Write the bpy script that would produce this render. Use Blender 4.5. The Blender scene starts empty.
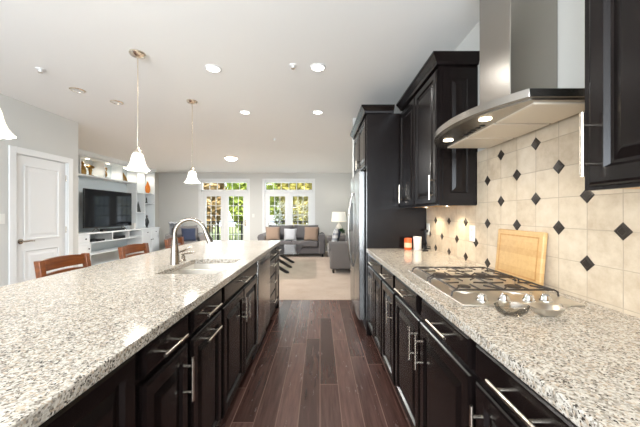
import bpy, math, random
from mathutils import Vector, Matrix
random.seed(7)
SC = bpy.context.scene
COL = SC.collection
PI = math.pi
R = math.radians

# ------------------------------------------------------------------ camera, world, light, exposure
H = 1.28                      # eye height
cam_d = bpy.data.cameras.new('camera')
cam_d.sensor_width = 36.0
cam_d.lens = 285.0 / 640.0 * 36.0
cam_d.clip_start = 0.02
cam = bpy.data.objects.new('camera', cam_d)
COL.objects.link(cam)
cam.location = (0, 0, H)
cam.rotation_euler = (R(90), 0, 0)
SC.camera = cam

wd = bpy.data.worlds.new('daylight')
SC.world = wd
wd.use_nodes = True
bg = wd.node_tree.nodes['Background']
bg.inputs[0].default_value = (0.86, 0.93, 1.0, 1)
bg.inputs[1].default_value = 3.2

SC.view_settings.view_transform = 'Standard'
SC.view_settings.look = 'None'
SC.view_settings.exposure = 0.36
SC.view_settings.gamma = 1.0
SC.view_settings.use_curve_mapping = False

def light(name, kind, loc, energy, color=(1, 1, 1), size=0.1, sy=None, rot=(0, 0, 0), parent=None, **kw):
    d = bpy.data.lights.new(name, kind)
    d.energy = energy
    d.color = color
    if kind == 'AREA':
        d.shape = 'RECTANGLE' if sy else 'DISK'
        d.size = size
        if sy: d.size_y = sy
    elif kind in ('POINT', 'SPOT'):
        d.shadow_soft_size = size
    for k, v in kw.items(): setattr(d, k, v)
    o = bpy.data.objects.new(name, d)
    COL.objects.link(o)
    o.location = loc
    o.rotation_euler = rot
    if parent:
        o.parent = parent
        o.location = Vector(loc) - parent.location
    return o

light('sun', 'SUN', (0, -5, 12), 7.0, (1.0, 0.95, 0.86), rot=(R(38), R(12), 0), angle=0.02)
# added upward fill behind the camera, and daylight through the French doors
light('added_ceiling_fill', 'AREA', (-1.3, -2.55, 1.5), 300, (0.84, 0.92, 1.0), 4.2, 2.0, rot=(R(128), 0, 0))
for dx in (-3.215, -1.05):
    light('daylight_french_door', 'AREA', (dx, 9.85, 1.25), 22, (0.74, 0.87, 1.0), 1.6, 2.3, rot=(R(-90), 0, 0))
CEIL = 2.64
DOWN_W = 11.0
WARM = (1.0, 0.975, 0.94)

# ------------------------------------------------------------------ materials
def lin(c):
    return tuple(((v / 255.0) / 12.92 if v / 255.0 <= 0.04045 else ((v / 255.0 + 0.055) / 1.055) ** 2.4) for v in c)

def mat(name, col, rough=0.5, metal=0.0, spec=0.5, emis=None, es=0.0, coat=0.0, sheen=0.0, srgb=True, trans=0.0, alpha=1.0):
    m = bpy.data.materials.new(name)
    m.use_nodes = True
    b = m.node_tree.nodes['Principled BSDF']
    c = lin(col) if srgb else col
    b.inputs['Base Color'].default_value = (*c, 1)
    b.inputs['Roughness'].default_value = rough
    b.inputs['Metallic'].default_value = metal
    b.inputs['Specular IOR Level'].default_value = spec
    b.inputs['Coat Weight'].default_value = coat
    b.inputs['Sheen Weight'].default_value = sheen
    b.inputs['Transmission Weight'].default_value = trans
    b.inputs['Alpha'].default_value = alpha
    if emis:
        b.inputs['Emission Color'].default_value = (*emis, 1)
        b.inputs['Emission Strength'].default_value = es
    return m

class NT:
    """small helper for node graphs"""
    def __init__(s, m):
        s.t = m.node_tree; s.n = s.t.nodes; s.l = s.t.links
        s.b = s.n['Principled BSDF']
    def new(s, typ, **kw):
        n = s.n.new(typ)
        for k, v in kw.items(): setattr(n, k, v)
        return n
    def link(s, a, b): s.l.new(a, b)
    def coord(s, scale=(1, 1, 1), rot=(0, 0, 0), loc=(0, 0, 0)):
        tc = s.new('ShaderNodeTexCoord'); mp = s.new('ShaderNodeMapping')
        mp.inputs['Scale'].default_value = scale; mp.inputs['Rotation'].default_value = rot; mp.inputs['Location'].default_value = loc
        s.link(tc.outputs['Object'], mp.inputs['Vector'])
        return mp.outputs['Vector']
    def noise(s, vec, scale, detail=4, rough=0.5):
        n = s.new('ShaderNodeTexNoise')
        n.inputs['Scale'].default_value = scale; n.inputs['Detail'].default_value = detail; n.inputs['Roughness'].default_value = rough
        s.link(vec, n.inputs['Vector'])
        return n
    def ramp(s, fac, stops, interp='LINEAR'):
        r = s.new('ShaderNodeValToRGB')
        cr = r.color_ramp; cr.interpolation = interp
        while len(cr.elements) < len(stops): cr.elements.new(0.5)
        for e, (p, c) in zip(cr.elements, stops):
            e.position = p; e.color = (*c, 1)
        s.link(fac, r.inputs['Fac'])
        return r.outputs['Color']
    def mix(s, fac, a, b, mode='MIX'):
        n = s.new('ShaderNodeMix', data_type='RGBA', blend_type=mode)
        for sock, v in ((n.inputs[0], fac), (n.inputs[6], a), (n.inputs[7], b)):
            if isinstance(v, (int, float)): sock.default_value = v
            elif isinstance(v, tuple): sock.default_value = (*v, 1)
            else: s.link(v, sock)
        return n.outputs[2]
    def math(s, op, a, b=None):
        n = s.new('ShaderNodeMath', operation=op)
        for sock, v in ((n.inputs[0], a), (n.inputs[1], b)):
            if v is None: continue
            if isinstance(v, (int, float)): sock.default_value = v
            else: s.link(v, sock)
        return n.outputs[0]
    def bump(s, h, strength=0.2, dist=0.01):
        n = s.new('ShaderNodeBump')
        n.inputs['Strength'].default_value = strength; n.inputs['Distance'].default_value = dist
        s.link(h, n.inputs['Height']); s.link(n.outputs[0], s.b.inputs['Normal'])
    def color(s, c): s.link(c, s.b.inputs['Base Color'])

def fabric(name, col, var=0.12, scale=350, rough=0.95):
    m = mat(name, col, rough, spec=0.2, sheen=0.2)
    t = NT(m); v = t.coord()
    n = t.noise(v, scale, 2); n2 = t.noise(v, 6, 2)
    c = lin(col)
    a = tuple(x * (1 - var) for x in c); b = tuple(min(1, x * (1 + var)) for x in c)
    t.color(t.mix(n.outputs['Fac'], a, b))
    t.bump(n.outputs['Fac'], 0.25, 0.003)
    return m

M = {}
M['wall'] = mat('grey_wall_paint', (206, 205, 200), 0.85, spec=0.25)
M['ceiling'] = mat('white_ceiling_paint', (236, 235, 232), 0.9, spec=0.2)
M['white'] = mat('white_trim_paint', (226, 226, 224), 0.4)
M['white_unit'] = mat('white_cabinet_paint', (228, 232, 234), 0.4)
M['bead'] = mat('pale_blue_panelling', (203, 213, 217), 0.5)
M['steel'] = mat('stainless_steel', (166, 161, 154), 0.27, 1.0)
M['tap'] = mat('satin_nickel_tap', (158, 149, 138), 0.27, 1.0)
M['fridge'] = mat('refrigerator_steel', (166, 165, 163), 0.26, 1.0)
M['steel_dark'] = mat('dark_appliance_side', (60, 56, 54), 0.4, 0.6)
M['plate'] = mat('satin_cooktop_steel', (214, 208, 198), 0.36, 1.0)
M['nickel'] = mat('brushed_nickel', (224, 213, 197), 0.25, 1.0)
M['chrome'] = mat('polished_chrome', (220, 220, 218), 0.12, 1.0)
M['iron'] = mat('cast_iron', (50, 42, 36), 0.45, 0.2)
M['black'] = mat('black_plastic', (18, 18, 20), 0.35)
M['screen'] = mat('television_screen', (7, 9, 13), 0.07, spec=0.12)
M['glass_shade'] = mat('frosted_white_glass', (250, 246, 236), 0.4, emis=(1.0, 0.93, 0.80), es=0.42)
M['lens'] = mat('lit_lamp_lens', (255, 250, 240), 0.5, emis=(1.0, 0.95, 0.86), es=6.0)
M['lens_dim'] = mat('unlit_lamp_lens', (222, 221, 218), 0.5)
M['lens_warm'] = mat('lit_halogen_lens', (255, 240, 210), 0.5, emis=(1.0, 0.86, 0.62), es=9.0)
M['gold'] = mat('antique_gold', (150, 118, 62), 0.4, 0.7)
M['bronze'] = mat('dark_bronze', (44, 46, 48), 0.4, 0.3)
M['orange'] = mat('orange_glaze', (232, 130, 20), 0.3)
M['orange_pl'] = mat('orange_lid_plastic', (222, 92, 36), 0.4)
M['label'] = mat('cream_label_paper', (226, 186, 150), 0.6)
M['white_pl'] = mat('white_plastic', (226, 224, 218), 0.35)
M['green'] = mat('houseplant_leaf', (58, 98, 50), 0.5)
M['ceramic'] = mat('white_ceramic', (228, 224, 216), 0.3)
M['lampshade'] = mat('linen_lampshade', (240, 236, 224), 0.8, emis=(1.0, 0.95, 0.85), es=0.25)
M['dark_wood'] = mat('black_stained_wood', (28, 24, 22), 0.35)
M['grey_fab'] = fabric('charcoal_grey_upholstery', (98, 95, 96))
M['grey_fab2'] = fabric('warm_grey_upholstery', (112, 108, 106))
M['light_fab'] = fabric('pale_grey_cloth', (176, 178, 182))
M['tan_fab'] = fabric('tan_pillow_cloth', (142, 122, 106))
M['blue_fab'] = fabric('navy_pillow_cloth', (50, 57, 76))
M['white_fab'] = fabric('white_cloth', (226, 226, 224))
M['filter'] = mat('pale_filter_mesh', (222, 212, 196), 0.45, 0.35)

def m_cab():
    m = mat('espresso_stained_wood', (30, 24, 23), 0.25, spec=0.25)
    t = NT(m); v = t.coord((14, 14, 1.2))
    n = t.noise(v, 6, 5, 0.6)
    t.color(t.ramp(n.outputs['Fac'], [(0.3, (0.0044, 0.0030, 0.0028)), (0.75, (0.0098, 0.0064, 0.0059))]))
    return m
M['cab'] = m_cab()

def m_granite():
    m = mat('speckled_cream_granite', (190, 180, 165), 0.11, spec=0.32)
    t = NT(m); v = t.coord()
    wob = t.noise(v, 60, 3)
    add = t.new('ShaderNodeVectorMath', operation='MULTIPLY_ADD')
    t.link(wob.outputs['Color'], add.inputs[0]); add.inputs[1].default_value = (0.012,) * 3; t.link(v, add.inputs[2])
    def vor(scale):
        n = t.new('ShaderNodeTexVoronoi'); n.inputs['Scale'].default_value = scale
        t.link(add.outputs[0], n.inputs['Vector'])
        sep = t.new('ShaderNodeSeparateColor'); t.link(n.outputs['Color'], sep.inputs[0])
        return sep.outputs[0], sep.outputs[1]
    a, a2 = vor(185); b, b2 = vor(260)
    cl = t.noise(v, 14, 3)
    base = t.ramp(a, [(0.0, (0.13, 0.10, 0.07)), (0.15, (0.27, 0.235, 0.195)), (0.30, (0.48, 0.43, 0.36)), (0.52, (0.66, 0.61, 0.53)), (0.84, (0.47, 0.36, 0.255))], 'CONSTANT')
    base = t.mix(0.35, base, t.ramp(b, [(0.0, (0.20, 0.175, 0.15)), (0.25, (0.49, 0.445, 0.375)), (0.6, (0.68, 0.635, 0.555))], 'CONSTANT'))
    w = t.math('ADD', b2, t.math('MULTIPLY', cl.outputs['Fac'], 0.42))
    dark = t.ramp(w, [(0.0, (1, 1, 1)), (0.27, (0, 0, 0))], 'CONSTANT')
    base = t.mix(dark, base, (0.045, 0.036, 0.030))
    t.color(base)
    return m
M['granite'] = m_granite()

def m_floor():
    m = mat('dark_hardwood_planks', (70, 44, 38), 0.3, spec=0.5)
    t = NT(m)
    v = t.coord((1, 1, 1), (0, 0, R(90)))
    br = t.new('ShaderNodeTexBrick')
    br.offset = 0.0; br.offset_frequency = 2; br.squash = 1
    sx = t.new('ShaderNodeSeparateXYZ'); t.link(v, sx.inputs[0])
    rw = t.new('ShaderNodeTexWhiteNoise', noise_dimensions='1D')
    t.link(t.math('FLOOR', t.math('DIVIDE', sx.outputs['Y'], 0.135)), rw.inputs['W'])
    cx = t.new('ShaderNodeCombineXYZ')
    t.link(t.math('ADD', sx.outputs['X'], t.math('MULTIPLY', rw.outputs['Value'], 1.35)), cx.inputs[0]); t.link(sx.outputs['Y'], cx.inputs[1])
    br.inputs['Color1'].default_value = (0, 0, 0, 1); br.inputs['Color2'].default_value = (1, 1, 1, 1); br.inputs['Mortar'].default_value = (0.5, 0.5, 0.5, 1)
    br.inputs['Scale'].default_value = 1.0; br.inputs['Mortar Size'].default_value = 0.0034; br.inputs['Mortar Smooth'].default_value = 0.3
    br.inputs['Brick Width'].default_value = 1.35; br.inputs['Row Height'].default_value = 0.135; br.inputs['Bias'].default_value = 0.0
    t.link(cx.outputs[0], br.inputs['Vector'])
    g = t.coord((16, 1.1, 1))
    off = t.new('ShaderNodeVectorMath', operation='MULTIPLY_ADD')
    t.link(br.outputs['Color'], off.inputs[0]); off.inputs[1].default_value = (9, 9, 9); t.link(g, off.inputs[2])
    n = t.noise(off.outputs[0], 3.2, 6, 0.6)
    sep = t.new('ShaderNodeSeparateColor'); t.link(br.outputs['Color'], sep.inputs[0])
    tone = t.math('ADD', t.math('MULTIPLY', sep.outputs[0], 0.42), t.math('MULTIPLY', n.outputs['Fac'], 0.80))
    c = t.ramp(tone, [(0.2, (0.026, 0.0125, 0.0100)), (0.55, (0.070, 0.034, 0.027)), (0.95, (0.150, 0.082, 0.066))])
    c = t.mix(br.outputs['Fac'], c, (0.19, 0.115, 0.09))
    t.color(c)
    scr = t.noise(t.coord((5, 1.2, 1)), 5, 5, 0.7)
    t.link(t.ramp(scr.outputs['Fac'], [(0.3, (0.19,) * 3), (0.75, (0.30,) * 3)]), t.b.inputs['Roughness'])
    t.bump(n.outputs['Fac'], 0.18, 0.006)
    return m
M['floor'] = m_floor()

def m_carpet():
    m = mat('beige_carpet', (190, 170, 150), 1.0, spec=0.1, sheen=0.3)
    t = NT(m); v = t.coord()
    n = t.noise(v, 2.5, 4, 0.6); f = t.noise(v, 260, 2)
    c = t.ramp(n.outputs['Fac'], [(0.3, lin((176, 154, 134))), (0.7, lin((196, 178, 160)))])
    t.color(t.mix(t.math('MULTIPLY', f.outputs['Fac'], 0.35), c, lin((140, 118, 100))))
    t.bump(f.outputs['Fac'], 0.5, 0.01)
    return m
M['carpet'] = m_carpet()

TY0, TZ0, TS = 1.048, 0.930, 0.1415     # tile grid origin on the wall and its pitch
def m_tile():
    m = mat('tumbled_travertine_tile', (214, 196, 170), 0.38, spec=0.4)
    t = NT(m)
    tc = t.new('ShaderNodeTexCoord'); sp = t.new('ShaderNodeSeparateXYZ'); t.link(tc.outputs['Object'], sp.inputs[0])
    def edge(sock, o):
        f = t.math('FRACT', t.math('DIVIDE', t.math('SUBTRACT', sock, o - 20 * TS), TS))
        return t.math('ABSOLUTE', t.math('SUBTRACT', f, 0.5))       # 0.5 at a joint
    e = t.math('MAXIMUM', edge(sp.outputs['Y'], TY0), edge(sp.outputs['Z'], TZ0))
    grout = t.ramp(e, [(0.484, (0, 0, 0)), (0.492, (1, 1, 1))])
    cell = t.new('ShaderNodeTexWhiteNoise', noise_dimensions='2D')
    cb = t.new('ShaderNodeCombineXYZ')
    for i, (s, o) in enumerate(((sp.outputs['Y'], TY0), (sp.outputs['Z'], TZ0))):
        t.link(t.math('FLOOR', t.math('DIVIDE', t.math('SUBTRACT', s, o - 20 * TS), TS)), cb.inputs[i])
    t.link(cb.outputs[0], cell.inputs['Vector'])
    v = t.coord(); n = t.noise(v, 16, 6, 0.65); n2 = t.noise(v, 70, 3)
    f = t.math('ADD', t.math('MULTIPLY', n.outputs['Fac'], 0.8), t.math('MULTIPLY', cell.outputs['Value'], 0.2))
    c = t.ramp(f, [(0.25, lin((182, 163, 139))), (0.5, lin((203, 187, 164))), (0.75, lin((214, 200, 180)))])
    c = t.mix(grout, c, lin((176, 160, 140)))
    t.color(c)
    hgt = t.math('SUBTRACT', t.math('MULTIPLY', n2.outputs['Fac'], 0.15), grout)
    t.bump(hgt, 0.35, 0.003)
    return m
M['tile'] = m_tile()
M['accent'] = mat('slate_accent_tile', (46, 39, 33), 0.35, spec=0.5)

def m_wood(name, c1, c2, axis, rough=0.4, strips=0, sc=1.0):
    m = mat(name, (100, 60, 30), rough, coat=0.1)
    t = NT(m)
    s = [14 * sc, 14 * sc, 14 * sc]; s[axis] = 1.0 * sc
    n = t.noise(t.coord(tuple(s)), 3.0, 5, 0.6)
    f = n.outputs['Fac']
    if strips:
        w = t.new('ShaderNodeTexWhiteNoise', noise_dimensions='1D')
        tc = t.new('ShaderNodeTexCoord'); sp = t.new('ShaderNodeSeparateXYZ'); t.link(tc.outputs['Object'], sp.inputs[0])
        t.link(t.math('FLOOR', t.math('MULTIPLY', sp.outputs['Z'], strips)), w.inputs['W'])
        f = t.math('ADD', t.math('MULTIPLY', f, 0.75), t.math('MULTIPLY', w.outputs['Value'], 0.25))
    t.color(t.ramp(f, [(0.3, lin(c1)), (0.7, lin(c2))]))
    return m
M['maple'] = m_wood('maple_butcher_block', (188, 148, 94), (206, 168, 114), 1, 0.4, 28)
M['cherry'] = m_wood('cherry_stained_wood', (84, 42, 18), (132, 74, 34), 1, 0.3)
M['under'] = m_wood('pale_cabinet_underside', (200, 156, 96), (216, 174, 116), 1, 0.5)

def m_clear(name, tint=(1, 1, 1), refl=0.06, slope=0.8):
    m = bpy.data.materials.new(name); m.use_nodes = True
    t = m.node_tree; t.nodes.clear()
    o = t.nodes.new('ShaderNodeOutputMaterial'); mx = t.nodes.new('ShaderNodeMixShader')
    tr = t.nodes.new('ShaderNodeBsdfTransparent'); gl = t.nodes.new('ShaderNodeBsdfGlossy')
    fr = t.nodes.new('ShaderNodeLayerWeight'); fr.inputs['Blend'].default_value = 0.25
    ad = t.nodes.new('ShaderNodeMath'); ad.operation = 'MULTIPLY_ADD'
    ad.inputs[1].default_value = slope; ad.inputs[2].default_value = refl
    tr.inputs[0].default_value = (*tint, 1); gl.inputs['Roughness'].default_value = 0.02
    t.links.new(fr.outputs['Fresnel'], ad.inputs[0]); t.links.new(ad.outputs[0], mx.inputs[0])
    t.links.new(tr.outputs[0], mx.inputs[1]); t.links.new(gl.outputs[0], mx.inputs[2]); t.links.new(mx.outputs[0], o.inputs[0])
    return m
M['pane'] = m_clear('window_glass', (0.97, 0.98, 0.98), 0.0, 0.35)
M['table_glass'] = m_clear('table_glass', (0.88, 0.94, 0.93), 0.24)
M['bowl_glass'] = m_clear('clear_bowl_glass', (0.92, 0.90, 0.86), 0.10)

def m_plaid():
    m = fabric('plaid_pillow_cloth', (190, 190, 188)); t = NT(m)
    tc = t.new('ShaderNodeTexCoord'); sp = t.new('ShaderNodeSeparateXYZ'); t.link(tc.outputs['Object'], sp.inputs[0])
    f = lambda s: t.math('GREATER_THAN', t.math('FRACT', t.math('MULTIPLY', s, 9.0)), 0.55)
    k = t.math('MULTIPLY', t.math('ADD', f(sp.outputs['Y']), f(sp.outputs['Z'])), 0.5)
    t.color(t.ramp(k, [(0.0, lin((206, 206, 204))), (0.5, lin((150, 152, 158))), (1.0, lin((84, 88, 98)))]))
    return m
M['plaid'] = m_plaid()
def m_leaf(name, a, b):
    m = mat(name, (90, 120, 50), 0.6); t = NT(m)
    n = t.noise(t.coord(), 2.2, 3)
    t.color(t.ramp(n.outputs['Fac'], [(0.3, lin(a)), (0.7, lin(b))]))
    t.b.inputs['Subsurface Weight'].default_value = 0.0
    return m
M['leaf_a'] = m_leaf('spring_leaf_green', (88, 112, 38), (166, 178, 74))
M['leaf_b'] = m_leaf('yellow_autumn_leaf', (120, 116, 46), (188, 174, 92))
M['leaf_c'] = m_leaf('russet_leaf', (128, 98, 62), (180, 156, 110))
M['bark'] = mat('grey_bark', (110, 98, 86), 0.9)
M['ground'] = mat('grass_ground', (120, 130, 80), 1.0)
M['deck'] = mat('weathered_deck_board', (150, 140, 128), 0.8)

# ------------------------------------------------------------------ mesh builder
class MB:
    def __init__(s): s.v = []; s.f = []; s.mi = []; s.m = 0
    def add(s, vs, fs):
        o = len(s.v); s.v += [tuple(x) for x in vs]
        for f in fs: s.f.append(tuple(i + o for i in f)); s.mi.append(s.m)
        return s
    def box(s, a, b):
        x0, y0, z0 = (min(a[i], b[i]) for i in range(3)); x1, y1, z1 = (max(a[i], b[i]) for i in range(3))
        return s.add([(x0, y0, z0), (x1, y0, z0), (x1, y1, z0), (x0, y1, z0), (x0, y0, z1), (x1, y0, z1), (x1, y1, z1), (x0, y1, z1)],
                     [(0, 3, 2, 1), (4, 5, 6, 7), (0, 1, 5, 4), (1, 2, 6, 5), (2, 3, 7, 6), (3, 0, 4, 7)])
    def rbox(s, a, b, r, n=3):
        lo = [min(a[i], b[i]) for i in range(3)]; hi = [max(a[i], b[i]) for i in range(3)]
        c = [(lo[i] + hi[i]) / 2 for i in range(3)]; h = [(hi[i] - lo[i]) / 2 for i in range(3)]
        r = min(r, *[x * 0.999 for x in h])
        A = [(-1, -PI / 4 + PI / 4 * i / n) for i in range(n + 1)] + [(1, PI / 4 * i / n) for i in range(n + 1)]
        K = len(A)
        for ax in range(3):
            u, w = (ax + 1) % 3, (ax + 2) % 3
            for sg in (-1, 1):
                vs = []
                for su, au in A:
                    for sw, aw in A:
                        d = [0, 0, 0]; d[ax] = sg; d[u] = math.tan(au); d[w] = math.tan(aw)
                        L = math.sqrt(sum(x * x for x in d)); p = [0, 0, 0]
                        p[ax] = sg * (h[ax] - r) + r * d[ax] / L
                        p[u] = su * (h[u] - r) + r * d[u] / L
                        p[w] = sw * (h[w] - r) + r * d[w] / L
                        vs.append([p[k] + c[k] for k in range(3)])
                fs = []
                for i in range(K - 1):
                    for j in range(K - 1):
                        q = (i * K + j, (i + 1) * K + j, (i + 1) * K + j + 1, i * K + j + 1)
                        fs.append(q if sg > 0 else q[::-1])
                s.add(vs, fs)
        return s
    def prism(s, poly, axis, a, b):
        """poly: 2D points in the two remaining axes (cyclic order), swept along axis from a to b"""
        u, w = (axis + 1) % 3, (axis + 2) % 3
        vs = []
        for t in (a, b):
            for p in poly:
                q = [0, 0, 0]; q[axis] = t; q[u] = p[0]; q[w] = p[1]; vs.append(q)
        n = len(poly)
        fs = [tuple(range(n))[::-1], tuple(range(n, 2 * n))] + [(i, (i + 1) % n, n + (i + 1) % n, n + i) for i in range(n)]
        return s.add(vs, fs)
    def tube(s, pts, r, seg=10, cap=True):
        pts = [Vector(p) for p in pts]; n = len(pts)
        rs = r if isinstance(r, (list, tuple)) else [r] * n
        t0 = (pts[1] - pts[0]).normalized()
        ref = Vector((0, 0, 1)) if abs(t0.z) < 0.9 else Vector((1, 0, 0))
        nrm = t0.cross(ref).normalized()
        vs = []
        for i in range(n):
            t = (pts[min(i + 1, n - 1)] - pts[max(i - 1, 0)]).normalized()
            nrm = (nrm - t * nrm.dot(t)).normalized(); bn = t.cross(nrm)
            for k in range(seg):
                a = 2 * PI * k / seg
                vs.append(pts[i] + (nrm * math.cos(a) + bn * math.sin(a)) * rs[i])
        fs = [(i * seg + k, i * seg + (k + 1) % seg, (i + 1) * seg + (k + 1) % seg, (i + 1) * seg + k) for i in range(n - 1) for k in range(seg)]
        if cap: fs += [tuple(range(seg))[::-1], tuple(range((n - 1) * seg, n * seg))]
        return s.add(vs, fs)
    def lathe(s, prof, c=(0, 0, 0), seg=24, M3=None):
        """prof: (radius, z); revolved about z through c"""
        vs = []; fs = []; n = len(prof)
        for r, z in prof:
            for k in range(seg):
                a = 2 * PI * k / seg
                p = Vector((r * math.cos(a), r * math.sin(a), z))
                if M3: p = M3 @ p
                vs.append(p + Vector(c))
        for i in range(n - 1):
            for k in range(seg):
                fs.append((i * seg + k, i * seg + (k + 1) % seg, (i + 1) * seg + (k + 1) % seg, (i + 1) * seg + k))
        if prof[0][0] > 1e-6: fs.append(tuple(range(seg))[::-1])
        if prof[-1][0] > 1e-6: fs.append(tuple(range((n - 1) * seg, n * seg)))
        return s.add(vs, fs)
    def panel(s, o, u, v, n, w, h, rings):
        """nested rectangles; o corner, u, v, n unit vectors; rings: (inset, height)"""
        o, u, v, n = Vector(o), Vector(u), Vector(v), Vector(n); vs = []
        for d, z in rings:
            for a, b in ((d, d), (w - d, d), (w - d, h - d), (d, h - d)):
                vs.append(o + u * a + v * b + n * z)
        fs = [(3, 2, 1, 0)]; k = len(rings)
        for i in range(k - 1):
            for j in range(4):
                fs.append((i * 4 + j, i * 4 + (j + 1) % 4, (i + 1) * 4 + (j + 1) % 4, (i + 1) * 4 + j))
        L = (k - 1) * 4; fs.append((L, L + 1, L + 2, L + 3))
        return s.add(vs, fs)
    def pillow(s, c, size, M3=None, n=10, p=0.55):
        """plump cushion; size = (sx, sy, sz) with sz the thickness"""
        sx, sy, sz = (x / 2 for x in size); vs = []; fs = []
        for sg in (-1, 1):
            o = len(vs)
            for i in range(n + 1):
                for j in range(n + 1):
                    a, b = -1 + 2 * i / n, -1 + 2 * j / n
                    k = max(0.0, (1 - a ** 4) * (1 - b ** 4)) ** p
                    pin = 1 - 0.06 * (1 - abs(a * b)) * (abs(a) == 1 or abs(b) == 1)
                    q = Vector((a * sx * pin, b * sy * pin, sg * sz * k))
                    if M3: q = M3 @ q
                    vs.append(q + Vector(c))
            for i in range(n):
                for j in range(n):
                    q = (o + i * (n + 1) + j, o + (i + 1) * (n + 1) + j, o + (i + 1) * (n + 1) + j + 1, o + i * (n + 1) + j + 1)
                    fs.append(q if sg > 0 else q[::-1])
        return s.add(vs, fs)
    def build(s, name, m, parent=None, smooth=False, bevel=0.0, local=False, solid=0.0):
        me = bpy.data.meshes.new(name)
        off = Vector((0, 0, 0))
        if parent and not local:
            p = parent
            while p: off += p.location; p = p.parent
        me.from_pydata([Vector(v) - off for v in s.v], [], s.f)
        import bmesh
        b = bmesh.new(); b.from_mesh(me)
        bmesh.ops.remove_doubles(b, verts=b.verts, dist=1e-5)
        bmesh.ops.recalc_face_normals(b, faces=b.faces)
        b.to_mesh(me); b.free()
        ms = m if isinstance(m, list) else [m]
        for x in ms: me.materials.append(M[x] if isinstance(x, str) else x)
        if len(ms) > 1 and len(me.polygons) == len(s.mi):
            me.polygons.foreach_set('material_index', s.mi)
        o = bpy.data.objects.new(name, me); COL.objects.link(o)
        if parent: o.parent = parent
        if solid:
            k = o.modifiers.new('solid', 'SOLIDIFY'); k.thickness = solid; k.offset = 0
        if bevel:
            k = o.modifiers.new('bevel', 'BEVEL'); k.width = bevel; k.segments = 2; k.limit_method = 'ANGLE'; k.angle_limit = R(40)
        if smooth:
            me.polygons.foreach_set('use_smooth', [True] * len(me.polygons))
            if hasattr(me, 'set_sharp_from_angle'): me.set_sharp_from_angle(angle=R(45))
        me.update()
        return o

def thing(name, label, cat, loc=(0, 0, 0), rotz=0, group=None):
    o = bpy.data.objects.new(name, None); COL.objects.link(o)
    o.empty_display_size = 0.1
    o.location = loc; o.rotation_euler = (0, 0, rotz)
    return tag(o, label, cat, group)
def tag(o, label, cat, group=None):
    o['label'] = label; o['category'] = cat
    if group: o['group'] = group
    return o
def struct(o, label=None):
    o['kind'] = 'structure'
    if label: o['label'] = label
    return o
def dup(root, loc, rotz=None, label=None):
    r = root.copy(); COL.objects.link(r); r.location = loc
    if rotz is not None: r.rotation_euler = (0, 0, rotz)
    if label: r['label'] = label
    def rec(a, b):
        for ch in list(a.children):
            c = ch.copy(); COL.objects.link(c); c.parent = b; rec(ch, c)
    rec(root, r)
    return r
def arc(c, r, a0, a1, n, plane='xz'):
    out = []
    for i in range(n + 1):
        a = R(a0 + (a1 - a0) * i / n); p = list(c)
        if plane == 'xz': p[0] += r * math.cos(a); p[2] += r * math.sin(a)
        elif plane == 'xy': p[0] += r * math.cos(a); p[1] += r * math.sin(a)
        else: p[1] += r * math.cos(a); p[2] += r * math.sin(a)
        out.append(tuple(p))
    return out
def RM(x=0, y=0, z=0):
    return Matrix.Rotation(R(z), 3, 'Z') @ Matrix.Rotation(R(y), 3, 'Y') @ Matrix.Rotation(R(x), 3, 'X')

# ================================================================== THE SETTING
XW, XL, XB = 1.125, -3.62, -5.42          # kitchen right wall, door wall, built-in wall
YF, YK = 9.57, -2.6                       # far wall, wall behind the camera
YC = 4.22                                 # where planks end and carpet begins
struct(MB().box((XB - .2, YK - .2, -0.12), (XW + .2, YC, 0)).build('floor', 'floor'), 'dark hardwood plank floor of the kitchen')
struct(MB().box((XB - .2, YC, -0.12), (XW + .2, YF + .2, 0.004)).build('floor', 'carpet'), 'beige carpeted floor of the living room')
struct(MB().box((XB - .2, YK - .2, CEIL), (XW + .2, YF + .2, CEIL + .2)).build('ceiling', 'ceiling'), 'flat white ceiling')
struct(MB().box((XW, YK, 0), (XW + .15, YF, CEIL)).build('wall_right', 'wall'), 'painted wall behind range hood and uppers')
struct(MB().box((0.47, 4.06, 0), (XW, 4.16, CEIL)).build('wall_refrigerator_end', 'wall'), 'short wall end beyond the refrigerator')
# door wall with an opening
DY0, DY1, DZ = 3.385, 4.085, 2.0
m = MB()
m.box((XL - .12, YK, 0), (XL, DY0, CEIL)); m.box((XL - .12, DY1, 0), (XL, 4.27, CEIL)); m.box((XL - .12, DY0, DZ), (XL, DY1, CEIL))
struct(m.build('wall_left', 'wall'), 'grey wall holding the white panelled door')
struct(MB().box((XB, 4.15, 0), (XL - .12, 4.27, CEIL)).build('wall_left_return', 'wall'))
struct(MB().box((XB - .15, 4.15, 0), (XB, YF, CEIL)).build('wall_left_far', 'wall'), 'living room wall behind the built-in')
# wall behind the camera with a wide unseen opening added to let light in
m = MB()
m.box((XL, YK - .12, 0), (-3.4, YK, CEIL)); m.box((0.8, YK - .12, 0), (XW, YK, CEIL))
m.box((-3.4, YK - .12, 0), (0.8, YK, 0.5)); m.box((-3.4, YK - .12, 2.5), (0.8, YK, CEIL))
struct(m.build('wall_near', 'wall'))
# far wall with two French door openings
FD = [(-4.0, -2.43), (-1.86, -0.24)]     # clear openings
FZ = 2.37
m = MB(); x = XB
for a, b in FD:
    m.box((x, YF, 0), (a, YF + .15, CEIL)); m.box((a, YF, FZ), (b, YF + .15, CEIL)); x = b
m.box((x, YF, 0), (XW, YF + .15, CEIL))
struct(m.build('wall_far', 'wall'), 'far grey wall holding two French doors')

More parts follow.
